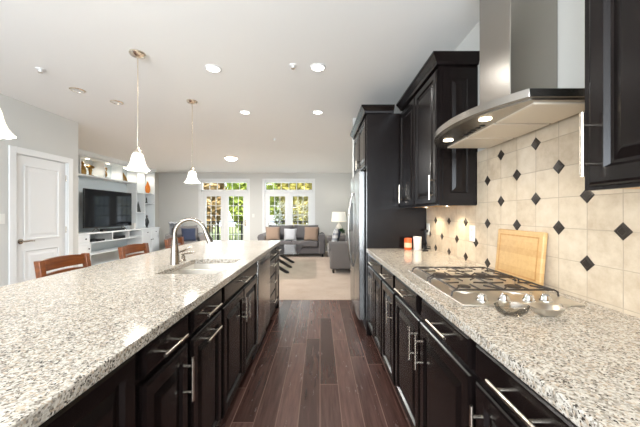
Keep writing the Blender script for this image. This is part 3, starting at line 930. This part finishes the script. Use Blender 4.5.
MB().box((SKX0, ym - .012, .86), (SKX1, ym + .012, .8745)).build('divider', 'steel', t, bevel=.003) if False else None

FX, FY, Z0 = -1.05, 2.06, .9145
t = thing('faucet', 'tall brushed nickel gooseneck faucet with pull-down spray head behind the sink', 'faucet', (FX, FY, Z0))
MB().lathe([(.031, 0), (.031, .006), (.029, .012), (.028, .06), (.024, .12), (.0195, .175), (.016, .185), (0, .185)], (FX, FY, Z0), 24).build('body', 'tap', t, smooth=True)
c = (FX + .112, FY, Z0 + .212)
pts = [(FX, FY, Z0 + .18), (FX, FY, Z0 + .2)] + arc(c, .112, 180, 18, 16)
m = MB(); m.tube(pts, .0135, 14); m.build('spout', 'tap', t, smooth=True)
e = Vector(pts[-1]); dd = (Vector(pts[-1]) - Vector(pts[-2])).normalized()
m = MB(); m.tube([e, e + dd * .012, e + dd * .02, e + dd * .075, e + dd * .10], [.0145, .0165, .0165, .022, .0225], 16)
m.build('spray_head', 'tap', t, smooth=True)
LX, LY = -1.075, 2.135
t = thing('faucet_lever', 'brushed nickel side lever beside the gooseneck faucet', 'faucet handle', (LX, LY, Z0))
MB().lathe([(.026, 0), (.026, .006), (.021, .012), (.020, .05), (.017, .062), (0, .066)], (LX, LY, Z0), 20).build('base', 'tap', t, smooth=True)
MB().tube([(LX, LY, Z0 + .058), (LX + .02, LY, Z0 + .078), (LX + .06, LY, Z0 + .09), (LX + .095, LY, Z0 + .108), (LX + .115, LY, Z0 + .114)], [.010, .009, .008, .008, .006], 12).build('lever', 'tap', t, smooth=True)
SX, SY = -1.06, 2.21
t = thing('soap_dispenser', 'short brushed nickel soap dispenser right of the faucet lever', 'soap dispenser', (SX, SY, Z0))
MB().lathe([(.021, 0), (.021, .006), (.015, .010), (.014, .038), (.008, .042), (.008, .052), (0, .052)], (SX, SY, Z0), 20).build('base', 'tap', t, smooth=True)
MB().tube([(SX - .012, SY, Z0 + .056), (SX + .03, SY, Z0 + .058), (SX + .075, SY, Z0 + .062), (SX + .085, SY, Z0 + .052)], [.011, .009, .007, .006], 12).build('spout', 'tap', t, smooth=True)

# ================================================================== STOOLS
def stool(label, y):
    t = thing('counter_stool', label, 'stool', (-1.74, y, 0), 0, 'counter stools along the island')
    hw = .198
    m = MB(); m.rbox((-.19, -.2, .60), (.20, .2, .635), .015); m.build('seat', 'cherry', t, smooth=True, local=True)
    for sx, sy in ((1, 1), (1, -1)):
        MB().tube([(sx * .17, sy * .17, .60), (sx * .19, sy * .19, .0)], [.02, .015], 10).build('leg', 'cherry', t, smooth=True, local=True)
    for sy in (1, -1):
        m = MB()
        m.prism([(sy * hw - .019, .0), (sy * hw + .019, .0), (sy * hw + .019, .6), (sy * hw - .019, .6)], 0, -.21, -.17)
        m.add([(-.21, sy * hw - .019, .6), (-.17, sy * hw - .019, .6), (-.17, sy * hw + .019, .6), (-.21, sy * hw + .019, .6),
               (-.265, sy * hw - .021, .945), (-.222, sy * hw - .021, .945), (-.222, sy * hw + .021, .945), (-.265, sy * hw + .021, .945)],
              [(0, 1, 2, 3), (7, 6, 5, 4), (0, 4, 5, 1), (1, 5, 6, 2), (2, 6, 7, 3), (3, 7, 4, 0)])
        m.build('leg', 'cherry', t, local=True, bevel=.004)
    def rail(z0, z1, bow, nm, dx):
        m = MB(); n = 10; vs = []
        for i in range(n + 1):
            a = -1 + 2 * i / n; x = dx - bow * (1 - a * a); yy = a * (hw - .018)
            up = .012 * (1 - a * a)
            vs += [(x, yy, z0), (x + .022, yy, z0), (x + .016, yy, z1 + up), (x - .006, yy, z1 + up)]
        fs = [(i * 4 + j, i * 4 + (j + 1) % 4, i * 4 + 4 + (j + 1) % 4, i * 4 + 4 + j) for i in range(n) for j in range(4)] + [(3, 2, 1, 0), (n * 4, n * 4 + 1, n * 4 + 2, n * 4 + 3)]
        m.add(vs, fs); m.build(nm, 'cherry', t, local=True)
    rail(.862, .938, .025, 'top_rail', -.252)
    rail(.80, .835, .02, 'back_slat', -.238); rail(.71, .745, .015, 'back_slat', -.224)
    for a, b in (((.185, -.18, .2), (.185, .18, .2)), ((-.19, -.2, .28), (.18, -.18, .28)), ((-.19, .2, .28), (.18, .18, .28))):
        MB().tube([a, b], .011, 8).build('stretcher', 'cherry', t, local=True)
    return t
s0 = stool('cherry wood counter stool nearest the camera, in front of the white door', 2.21)
dup(s0, (-1.74, 3.04, 0), None, 'cherry wood counter stool below the television, middle one at the island')
dup(s0, (-1.74, 3.88, 0), None, 'cherry wood counter stool behind the faucet, farthest along the island')

# ================================================================== CEILING FIXTURES
def pendant(label, y):
    x = -1.545
    t = thing('pendant_light', label, 'pendant light', (x, y, CEIL), 0, 'pendant lights over the island')
    MB().lathe([(0, 0), (.062, 0), (.064, -.008), (.055, -.022), (.02, -.032), (.008, -.034), (0, -.034)], (x, y, CEIL - .0005), 28).build('canopy', 'nickel', t, smooth=True)
    MB().tube([(x, y, CEIL - .03), (x, y, 1.835)], .0055, 8).build('rod', 'nickel', t, smooth=True)
    MB().lathe([(0, 1.845), (.010, 1.842), (.016, 1.825), (.026, 1.815), (.034, 1.79), (.032, 1.782), (0, 1.782)], (x, y, 0), 24).build('socket_cup', 'nickel', t, smooth=True)
    prof = [(.037, 1.792), (.046, 1.782), (.055, 1.760), (.061, 1.735), (.068, 1.71), (.080, 1.685), (.096, 1.665), (.111, 1.652),
            (.108, 1.651), (.093, 1.663), (.077, 1.683), (.065, 1.709), (.058, 1.735), (.052, 1.759), (.043, 1.779), (.034, 1.788)]
    m = MB(); seg = 48; vs = []
    for r, z in prof:
        for k in range(seg):
            a = 2 * PI * k / seg; f = .84 + .009 * math.cos(12 * a) * min(1, max(0, (1.79 - z) / .1))
            vs.append((x + r * f * math.cos(a), y + r * f * math.sin(a), z))
    n = len(prof)
    m.add(vs, [(i * seg + k, i * seg + (k + 1) % seg, ((i + 1) % n) * seg + (k + 1) % seg, ((i + 1) % n) * seg + k) for i in range(n) for k in range(seg)])
    m.build('shade', 'glass_shade', t, smooth=True)
    MB().lathe([(0, 1.70), (.012, 1.703), (.022, 1.72), (.022, 1.738), (.012, 1.765), (.011, 1.781), (0, 1.781)], (x, y, 0), 16).build('bulb', 'glass_shade', t, smooth=True)
    light('pendant_lamp', 'POINT', (x, y, 1.672), 8, WARM, .07, parent=t)
pendant('frosted bell pendant light cut by the left edge, above the near island', 1.325)
pendant('frosted bell pendant light on a long rod in front of the television wall', 2.415)
pendant('frosted bell pendant light above the faucet, smallest and farthest of the three', 3.445)

def downlight(x, y, label, lit=True, r=.075, w=None):
    t = thing('recessed_light', label, 'ceiling light', (x, y, CEIL), 0, 'recessed ceiling lights')
    z = CEIL
    MB().lathe([(r, -.0005), (r, -.004), (r * .80, -.010), (r * .76, -.006), (r * .76, -.0005)], (x, y, z), 28).build('trim_ring', 'white' if lit else 'nickel', t, smooth=True)
    MB().lathe([(0, -.002), (r * .755, -.002), (r * .755, -.005), (0, -.006)], (x, y, z), 28).build('lens', 'lens' if lit else 'lens_dim', t)
    if lit: light('downlight_lamp', 'SPOT', (x, y, z - .03), w or DOWN_W * 4, WARM, .06, parent=t, spot_size=R(150), spot_blend=.8)
downlight(-1.0, 2.67, 'lit recessed ceiling light to the right of the middle pendant rod')
downlight(-.02, 2.65, 'lit recessed ceiling light over the aisle, nearer of the two there')
downlight(-1.005, 3.82, 'lit recessed ceiling light to the right of the far pendant canopy')
downlight(-.03, 3.82, 'lit recessed ceiling light over the aisle, farther of the two there')
downlight(-2.67, 3.14, 'unlit recessed ceiling light near the panelled door wall', False)
downlight(-2.48, 3.48, 'unlit recessed ceiling light between the door wall and far pendant', False, .07)
t = thing('flush_ceiling_light', 'round flush ceiling light in the living room beyond the pendants', 'ceiling light', (-2.14, 6.86, CEIL))
MB().lathe([(.16, -.0005), (.16, -.025), (.15, -.03), (0, -.03)], (-2.14, 6.86, CEIL), 28).build('rim', 'nickel', t, smooth=True)
MB().lathe([(.145, -.0305), (.135, -.055), (.10, -.078), (.05, -.09), (0, -.092)], (-2.14, 6.86, CEIL), 28).build('dome', 'lens', t, smooth=True)
light('living_lamp', 'AREA', (-2.14, 6.86, CEIL - .1), 120, WARM, .26, parent=t)
def sprinkler(x, y, label):
    t = thing('ceiling_sprinkler', label, 'sprinkler', (x, y, CEIL), 0, 'small ceiling sprinklers')
    MB().lathe([(.035, -.0005), (.034, -.006), (.015, -.012), (.012, -.03), (0, -.03)], (x, y, CEIL), 18).build('escutcheon', 'white', t, smooth=True)
    MB().lathe([(0, -.0305), (.018, -.032), (.018, -.035), (0, -.036)], (x, y, CEIL), 14).build('deflector', 'nickel', t, smooth=True)
sprinkler(-2.63, 2.68, 'small ceiling sprinkler head above the panelled door side')
sprinkler(-.247, 2.61, 'small ceiling sprinkler head between the two nearer recessed lights')
sprinkler(-.83, 5.2, 'small ceiling sprinkler head over the living room, beyond the recessed lights')
outlet('light_switch', 'white light switch on the far wall between the French doors', 'switch', (-2.24, YF - .0005, 1.21), (0, -1, 0), True)
outlet('light_switch', 'white light switch on the grey wall beside the panelled door', 'switch', (XL + .0005, 3.235, 1.22), (1, 0, 0), True)

# ================================================================== MEDIA BUILT-IN
XFT, XFB = -5.13, -4.98
BY0, BY1 = 5.80, 8.86
t = thing('media_built_in', 'white built-in media unit with lit cubbies filling the left living room wall', 'shelving', (-5.2, 7.3, 0))
m = MB(); k = .022
m.box((XB + .002, BY0, .0), (XB + .012, BY1, 2.55))                                     # back
struct_back = m.build('back_panel', 'bead', t)
m = MB(); xb = XB + .012
for y in (BY0, 7.98 - .01, 8.34, BY1 - k): m.box((xb, y, .86 if y < 8.4 else .86), (XFT, y + k, 2.13))
for y in (BY0, 6.10, 6.78, 7.39, 7.98 - .01, 8.34, BY1 - k): m.box((xb, y, 2.13), (XFT, y + k, 2.53))
m.box((xb, BY0, 2.11), (XFT + .004, 8.0, 2.135)); m.box((xb, BY0, 2.52), (XFT + .004, BY1, 2.56))
m.build('upper_frame', 'white_unit', t)
for a, b, z in ((7.99, 8.34, 1.85), (7.99, 8.34, 1.30), (8.362, 8.84, 1.87), (8.362, 8.84, 1.57)):
    MB().box((xb, a + .002, z), (XFT - .005, b - .002, z + .02)).build('shelf', 'white_unit', t)
m = MB(); m.prism([(XFT - .02, 2.561), (XFT + .03, 2.561), (XFT + .05, 2.60), (XFT + .07, CEIL - .001), (XFT - .02, CEIL - .001)], 1, BY0, BY1) if False else None
prof = [(XFT - .02, 2.561), (XFT + .015, 2.561), (XFT + .05, 2.60), (XFT + .07, CEIL - .002), (XFT - .02, CEIL - .002)]
m = MB(); m.add([(x, y, z) for y in (BY0, BY1) for x, z in prof], [(0, 1, 2, 3, 4), (9, 8, 7, 6, 5)] + [(i, (i + 1) % 5, 5 + (i + 1) % 5, 5 + i) for i in range(5)])
m.build('crown_moulding', 'white_unit', t)
# base: left drawer unit, open console, right cupboard
m = MB(); m.box((xb, BY0, .83), (XFB + .01, 8.86, .86)); m.build('top_board', 'white_unit', t)
m = MB(); m.box((xb, BY0, .0), (XFB - .02, 6.18, .829)); m.build('drawer_case', 'white_unit', t)
m = MB(); m.box((xb, 8.0, .0), (XFB - .02, 8.86, .829)); m.build('cupboard_case', 'white_unit', t)
m = MB(); m.box((xb, 6.19, .63), (XFB, 7.99, .65)); m.box((xb, 6.84, .651), (XFB, 6.86, .829)); m.box((xb, 7.43, .651), (XFB, 7.45, .829)); m.box((xb, 6.181, 0), (XFB, 6.20, .63)); m.box((xb, 6.20, .36), (XFB - .06, 7.99, .38))
m.build('console_frame', 'white_unit', t)
def unit_front(nm, a, b, z0, z1, kx, kz):
    m = MB(); m.panel((XFB - .02, a, z0), (0, 1, 0), (0, 0, 1), (1, 0, 0), b - a, z1 - z0, [(0, 0), (0, .016), (.003, .018), (.04, .018), (.046, .010), (.05, .010)])
    d = m.build(nm, 'white_unit', t)
    MB().lathe([(.006, 0), (.006, .012), (.015, .018), (.015, .026), (0, .03)], (XFB - .002, kx, kz), 14, RM(0, 90, 0)).build('knob', 'bronze', d, smooth=True)
unit_front('drawer', 5.82, 6.17, .66, .81, 6.05, .735); unit_front('door', 5.82, 6.17, .06, .645, 6.13, .52)
unit_front('drawer', 8.02, 8.42, .66, .81, 8.22, .735); unit_front('drawer', 8.44, 8.84, .66, .81, 8.64, .735)
unit_front('door', 8.02, 8.42, .06, .645, 8.39, .52); unit_front('door', 8.44, 8.84, .06, .645, 8.47, .52)
for y in (6.46, 7.09, 7.69, 8.20, 8.64):
    MB().lathe([(0, 0), (.03, 0), (.03, -.006), (0, -.007)], (-5.27, y, 2.519), 16).build('cubby_lamp', 'lens_warm', t)
    light('cubby_light', 'SPOT', (-5.27, y, 2.50), 5, (1, .9, .76), .02, parent=t, spot_size=R(150), spot_blend=.6)
# television
t = thing('television', 'large black flat screen television on the white media unit', 'television', (-5.10, 6.95, .86))
MB().rbox((-5.14, 6.17, .955), (-5.10, 7.72, 1.83), .006, 2).build('television_body', 'black', t, smooth=True)
MB().box((-5.0995, 6.185, .975), (-5.0975, 7.705, 1.817)).build('screen', 'screen', t)
for y in (6.5, 7.39):
    MB().tube([(-5.19, y, .866), (-5.12, y, .95), (-5.11, y, .96), (-5.10, y, .95), (-5.02, y, .866)], .008, 8).build('stand_foot', 'steel', t, smooth=True)
o = MB().rbox((-5.09, 6.58, .8605), (-5.01, 7.32, .92), .01).build('soundbar', 'black', smooth=True)
tag(o, 'long black soundbar below the television', 'soundbar')
t = thing('cable_box', 'flat black cable box in the left console slot of the media unit', 'media player', (-5.15, 6.5, .651))
MB().rbox((-5.30, 6.28, .652), (-5.04, 6.68, .69), .004).build('case', 'black', t)
MB().box((-5.0399, 6.42, .664), (-5.0385, 6.54, .676)).build('display', 'screen', t)
t = thing('disc_player', 'taller black disc player in the middle console slot of the media unit', 'media player', (-5.15, 7.15, .651))
MB().rbox((-5.30, 6.93, .652), (-5.04, 7.38, .72), .004).build('case', 'black', t)
MB().box((-5.0399, 6.98, .69), (-5.0385, 7.2, .698)).build('disc_tray', 'steel_dark', t)
o = MB().rbox((-5.2, 7.80, .8605), (-5.08, 7.86, 1.02), .01).build('router', 'white_pl', smooth=True)
tag(o, 'small white upright router beside the television', 'router')

# ornaments in the cubbies
ZC = 2.136
def figurine(x, y, s, label, kind):
    t = thing('figurine', label, 'figurine', (x, y, ZC))
    if kind == 0:
        MB().lathe([(0, 0), (.085, 0), (.095, .03), (.10, .10), (.075, .18), (.045, .22), (.035, .235), (0, .235)], (x, y, ZC), 18, Matrix.Diagonal((.7, 1, s))).build('body', 'gold', t, smooth=True)
        MB().lathe([(0, .236), (.03, .24), (.042, .265), (.036, .295), (.02, .31), (.008, .345), (0, .35)], (x, y, ZC), 16, Matrix.Diagonal((1, 1, s))).build('head', 'gold', t, smooth=True)
    else:
        MB().lathe([(0, 0), (.075, 0), (.08, .02), (.03, .035), (.035, .10), (.05, .15), (.04, .17), (0, .17)], (x, y, ZC), 18, Matrix.Diagonal((.7, 1, s))).build('body', 'gold', t, smooth=True)
        MB().lathe([(0, .171), (.06, .18), (.09, .205), (.08, .235), (.04, .255), (0, .26)], (x, y, ZC), 16, Matrix.Diagonal((.8, 1, s))).build('head', 'gold', t, smooth=True)
figurine(-5.24, 6.27, .9, 'taller gold figurine with pointed top in the first lit cubby', 0)
figurine(-5.24, 6.50, .95, 'gold mushroom-topped figurine on a round base in the first lit cubby', 1)
def scroll(y, label, kind):
    x = -5.24
    t = thing('scroll_ornament', label, 'ornament', (x, y, ZC))
    MB().rbox((x - .04, y - .09, ZC), (x + .04, y + .09, ZC + .02), .006).build('base', 'bronze', t)
    m = MB()
    if kind == 0:
        for cy, cz, r, a in ((y - .01, ZC + .11, .075, 0), (y + .02, ZC + .215, .05, 120)):
            m.tube([(x, cy + r * (1 - .6 * q / 24) * math.cos(R(a - 90 + q * 22)), cz + r * (1 - .6 * q / 24) * math.sin(R(a - 90 + q * 22))) for q in range(25)], .012, 8)
        m.tube([(x, y - .02, ZC + .02), (x, y - .05, ZC + .09), (x, y - .03, ZC + .2), (x, y - .06, ZC + .33)], .012, 8)
    else:
        m.tube([(x, y - .1, ZC + .29), (x, y - .06, ZC + .22), (x, y, ZC + .15), (x, y + .06, ZC + .08), (x, y + .1, ZC + .02)], [.01, .022, .03, .03, .02], 8)
        for q in range(4):
            yy = y - .08 + q * .04; zz = ZC + .25 - q * .05
            m.tube([(x, yy, zz), (x, yy - .03, zz - .05), (x, yy - .02, ZC + .022)], .009, 6)
    m.build('scroll', 'gold', t, smooth=True)
scroll(6.95, 'dark gold curled scroll ornament in the second lit cubby', 0)
scroll(7.62, 'dark gold slanted animal ornament in the third lit cubby', 1)
def ornament(name, y, z, prof, mt, label, cat, dg=(.6, 1, 1), lean=0):
    o = MB().lathe(prof, (-5.20, y, z), 20, RM(lean, 0, 0) @ Matrix.Diagonal(dg)).build(name, mt, smooth=True)
    return tag(o, label, cat)
ornament('vase', 8.60, 1.8905, [(0, 0), (.05, 0), (.085, .05), (.10, .12), (.085, .20), (.045, .28), (.018, .34), (.014, .36), (0, .36)], 'orange', 'orange teardrop vase in the right hand tower of the media unit', 'vase')
ornament('sail_sculpture', 8.15, 1.3205, [(0, 0), (.10, 0), (.10, .015), (.085, .05), (.06, .14), (.035, .22), (.012, .29), (0, .31)], 'bronze', 'dark pointed sail sculpture on the tower shelf beside the television', 'sculpture', (.5, 1, 1))
ornament('small_sculpture', 8.54, 1.5905, [(0, 0), (.04, 0), (.045, .02), (.02, .05), (.025, .10), (.015, .16), (0, .17)], 'bronze', 'small dark sculpture on the tower shelf under the orange vase', 'sculpture')
ornament('bird_sculpture', 8.56, .8605, [(0, 0), (.06, 0), (.03, .02), (.06, .09), (.085, .16), (.065, .23), (.03, .29), (.035, .33), (.02, .37), (0, .385)], 'bronze', 'dark bird shaped sculpture on top of the white cupboard', 'sculpture')

# ================================================================== LIVING ROOM
FZ0 = .0045
def sofa(label, loc, rot, W, name='sofa', n=2, mt='grey_fab', group=None, D=.92):
    """faces local -Y, origin at floor centre"""
    t = thing(name, label, 'sofa' if n > 1 else 'armchair', loc, rot, group); h = W / 2; aw = .2
    B = dict(local=True, smooth=True)
    MB().rbox((-h + .03, -D / 2 + .06, .09), (h - .03, D / 2 - .03, .30), .03).build('base', mt, t, **B)
    m = MB(); m.rbox((-h + aw - .02, D / 2 - .24, .28), (h - aw + .02, D / 2, .86), .07); m.build('back_frame', mt, t, **B)
    for s in (-1, 1):
        m = MB(); x0, x1 = sorted((s * h, s * (h - aw)))
        m.rbox((x0, -D / 2 + .02, .085), (x1, D / 2 - .02, .60), .05)
        m.tube([(s * (h - .105), -D / 2, .57), (s * (h - .105), D / 2 - .03, .57)], .105, 20)
        m.build('arm', mt, t, **B)
    cw = (W - 2 * aw - .02) / n
    for i in range(n):
        a = -h + aw + .01 + i * cw
        MB().rbox((a + .004, -D / 2 + .0, .302), (a + cw - .004, D / 2 - .25, .47), .045).build('seat_cushion', mt, t, **B)
        m = MB(); m.pillow((a + cw / 2, D / 2 - .33, .69), (cw - .01, .46, .24), RM(78, 0, 0), 10, .4)
        m.build('back_cushion', mt, t, **B)
    for sx in (-1, 1):
        for sy in (-1, 1):
            MB().lathe([(.022, 0), (.03, .09)], (sx * (h - .08), sy * (D / 2 - .1), 0), 10).build('leg', 'dark_wood', t, local=True)
    return t
sofa('charcoal grey two-cushion sofa in front of the French doors on the far wall', (-.83, 8.74, FZ0), 0, 1.98)
sofa('warm grey sofa seen from its arm end beyond the refrigerator', (.66, 6.98, FZ0), R(-90), 1.9, mt='grey_fab2', D=.94)

def cushion(name, c, size, rx, rz, mt, label, ry=0):
    M3 = RM(0, 0, rz) @ RM(0, ry, 0) @ RM(rx, 0, 0)
    o = MB().pillow((0, 0, 0), size, M3, 12).build(name, mt, smooth=True)
    o.location = c
    return tag(o, label, 'pillow', 'throw pillows')
cushion('throw_pillow', (-1.40, 8.44, .68), (.42, .42, .15), 74, 8, 'tan_fab', 'tan throw pillow at the left arm of the far sofa')
cushion('throw_pillow', (-.88, 8.42, .655), (.37, .37, .14), 72, 0, 'light_fab', 'pale grey throw pillow in the middle of the far sofa')
cushion('throw_pillow', (-.26, 8.44, .68), (.42, .42, .15), 74, -10, 'tan_fab', 'tan throw pillow at the right arm of the far sofa')
cushion('throw_pillow', (.34, 6.46, .735), (.40, .40, .12), 80, -90, 'plaid', 'grey plaid throw pillow on the sofa beyond the refrigerator')
cushion('throw_pillow', (.40, 6.90, .70), (.40, .40, .14), 74, -90, 'blue_fab', 'navy throw pillow behind the plaid one beyond the refrigerator')

# coffee table: glass top over four curved dark slats
t = thing('coffee_table', 'glass-topped coffee table on fanned black curved legs beside the island end', 'coffee table', (-.98, 6.75, FZ0))
MB().rbox((-1.52, 5.75, .438), (-.44, 7.62, .452), .005, 2).build('tabletop', 'table_glass', t)
for y in (6.1, 6.72, 7.36):
    m = MB(); up = []; lo = []
    for k in range(13):
        a = k / 12
        x = -.66 - .64 * a; z = .0 + .40 * (a ** 1.15)
        th = .028 + .02 * math.sin(PI * a)
        up.append((x, min(.437, z + th))); lo.append((x, max(.0, z - .03)))
    pl = up + lo[::-1]
    n = len(pl)
    m.add([(x, yy, FZ0 + z) for yy in (y - .03, y + .03) for x, z in pl], [tuple(range(n)), tuple(range(n, 2 * n))[::-1]] + [(i, (i + 1) % n, n + (i + 1) % n, n + i) for i in range(n)])
    m.build('leg', 'dark_wood', t)
MB().box((-1.3, 6.0, FZ0), (-1.18, 7.45, FZ0 + .06)).build('base_bar', 'dark_wood', t)

# end table with lamp and plant
t = thing('end_table', 'small dark end table in the far corner holding lamp and plant', 'side table', (.62, 8.72, FZ0))
MB().rbox((.36, 8.46, .57), (.90, 8.98, .60), .006).build('tabletop', 'dark_wood', t)
for sx in (.39, .87):
    for sy in (8.49, 8.95): MB().box((sx - .02, sy - .02, FZ0), (sx + .02, sy + .02, .569)).build('leg', 'dark_wood', t)
MB().box((.40, 8.5, .2), (.86, 8.94, .22)).build('shelf', 'dark_wood', t)
t = thing('table_lamp', 'white table lamp with drum shade in the far corner', 'lamp', (.58, 8.8, .6005))
MB().lathe([(.075, 0), (.078, .015), (.04, .03), (.07, .10), (.10, .20), (.095, .27), (.05, .34), (.02, .37), (.012, .40), (.012, .52), (0, .52)], (.58, 8.8, .6005), 24).build('lamp_base', 'ceramic', t, smooth=True)
MB().lathe([(.235, 1.03), (.20, 1.33), (.197, 1.33), (.232, 1.03)], (.58, 8.8, 0), 32).build('shade', 'lampshade', t, smooth=True)
light('table_lamp_bulb', 'POINT', (.58, 8.8, 1.19), 6, WARM, .04, parent=t)
t = thing('potted_plant', 'bushy green potted plant in front of the corner lamp', 'plant', (.63, 8.50, .6005))
MB().lathe([(.06, 0), (.075, .10), (.08, .11), (.07, .11), (.06, .10), (0, .10)], (.63, 8.50, .6005), 20).build('pot', 'ceramic', t, smooth=True)
m = MB(); rnd = random.Random(3)
for k in range(130):
    a = rnd.uniform(0, 2 * PI); e = rnd.uniform(-.2, 1.4); L = rnd.uniform(.09, .165)
    d = Vector((math.cos(a) * math.cos(e), math.sin(a) * math.cos(e), math.sin(e) * .9)); s = d.cross(Vector((0, 0, 1))).normalized() * .03
    b = Vector((.63, 8.50, .73)); p = b + d * L
    m.add([b + d * L * .3, b + d * L * .75 + s, p + Vector((0, 0, -.02)), b + d * L * .75 - s], [(0, 1, 2, 3)])
m.build('leaves', 'green', t)

# seating at the left back corner
t = sofa('grey armchair draped with a pale throw in the left back corner', (-3.98, 8.45, FZ0), R(28), 1.1, 'armchair', 1, 'grey_fab2', None, .92)
m = MB(); n = 14; vs = []; fs = []
prof = [(.49, .42), (.485, .60), (.482, .80), (.468, .90), (.42, .955), (.34, .985), (.25, .975), (.17, .96), (.085, .945)]
for i in range(n + 1):
    a = -.44 + .40 * i / n
    for j, (y, z) in enumerate(prof):
        w = .010 * (1 + math.sin(i * 1.9 + j * .4))
        vs.append((a + .02 * math.sin(j), y + .012 + (w if j < 4 else 0), z + .022 + w))
K = len(prof)
fs = [(i * K + j, (i + 1) * K + j, (i + 1) * K + j + 1, i * K + j + 1) for i in range(n) for j in range(K - 1)]
o = m.add(vs, fs).build('throw_blanket', 'light_fab', smooth=True, solid=.012)
o.location = t.location; o.rotation_euler = t.rotation_euler
tag(o, 'pale grey throw blanket over the back of the corner armchair', 'blanket')
cushion('throw_pillow', (-3.80, 8.24, .67), (.38, .38, .13), 74, 28, 'blue_fab', 'navy throw pillow on the corner armchair behind the faucet')

# ================================================================== OUTSIDE
struct(MB().box((-14, YF + .16, -.5), (10, 34, -.25)).build('ground', 'ground'))
o = MB().box((-5.2, YF + .17, -.25), (.8, 11.6, -.03)).build('deck_outside', 'deck'); struct(o, 'deck outside the French doors')
t = thing('deck_railing', 'pale deck railing outside the French doors', 'railing', (-2.2, 11.5, -.03))
MB().box((-5.1, 11.46, .92), (.7, 11.54, .97)).build('top_rail', 'dark_wood', t)
MB().box((-5.1, 11.48, .08), (.7, 11.52, .12)).build('bottom_rail', 'dark_wood', t)
for k in range(7):
    MB().box((-5.1 + k * .955, 11.465, -.03), (-5.03 + k * .955, 11.535, .915)).build('post', 'dark_wood', t)
for k in range(49):
    x = -5.05 + k * .118
    MB().box((x - .012, 11.488, .12), (x + .012, 11.512, .92)).build('baluster', 'dark_wood', t)
def tree(x, y, h, r, mt, label, seed):
    t = thing('tree', label, 'tree', (x, y, -.25), 0, 'trees beyond the deck'); rn = random.Random(seed)
    MB().tube([(x, y, -.25), (x + .1, y, h * .3), (x - .05, y + .1, h * .6), (x, y, h * .85)], [.16, .13, .09, .03], 8).build('trunk', 'bark', t, smooth=True)
    m = MB()
    for k in range(4200):
        while True:
            p = Vector((rn.uniform(-1, 1), rn.uniform(-1, 1), rn.uniform(-1, 1)))
            if .2 < p.length < 1: break
        c = Vector((x, y, h * .52)) + Vector((p.x * r, p.y * r, p.z * h * .48))
        u = Vector((rn.uniform(-1, 1), rn.uniform(-1, 1), rn.uniform(-1, 1))).normalized(); w = u.orthogonal().normalized(); s = rn.uniform(.09, .19)
        m.add([c - u * s, c + w * s * .5, c + u * s, c - w * s * .5], [(0, 1, 2, 3)])
    m.build('foliage', mt, t)
for i, (x, y, h, mt, lb) in enumerate((
        (-6.0, 14.6, 5.4, 'leaf_c', 'russet leafy tree seen through the left leaf of the left French doors'),
        (-3.5, 14.4, 4.9, 'leaf_a', 'green leafy tree nearest beyond the right leaf of the left French doors'),
        (-1.0, 14.8, 5.2, 'leaf_b', 'yellow leafy tree nearest beyond the right leaf behind the sofa'),
        (1.5, 14.6, 5.6, 'leaf_a', 'green leafy tree outside, hidden mostly by the far wall right of the doors'),
        (-7.3, 18.2, 6.6, 'leaf_b', 'pale yellow tree standing behind the russet one beyond the left doors'),
        (-4.8, 18.6, 6.2, 'leaf_b', 'pale yellow tree in the gap between the russet and green ones'),
        (-2.35, 18.2, 6.8, 'leaf_a', 'bright green tree seen through the left leaf behind the sofa'),
        (.15, 18.5, 6.0, 'leaf_c', 'russet leafy tree standing behind the yellow one beyond the sofa doors'))):
    tree(x, y, h, 1.18, mt, lb, 20 + i)
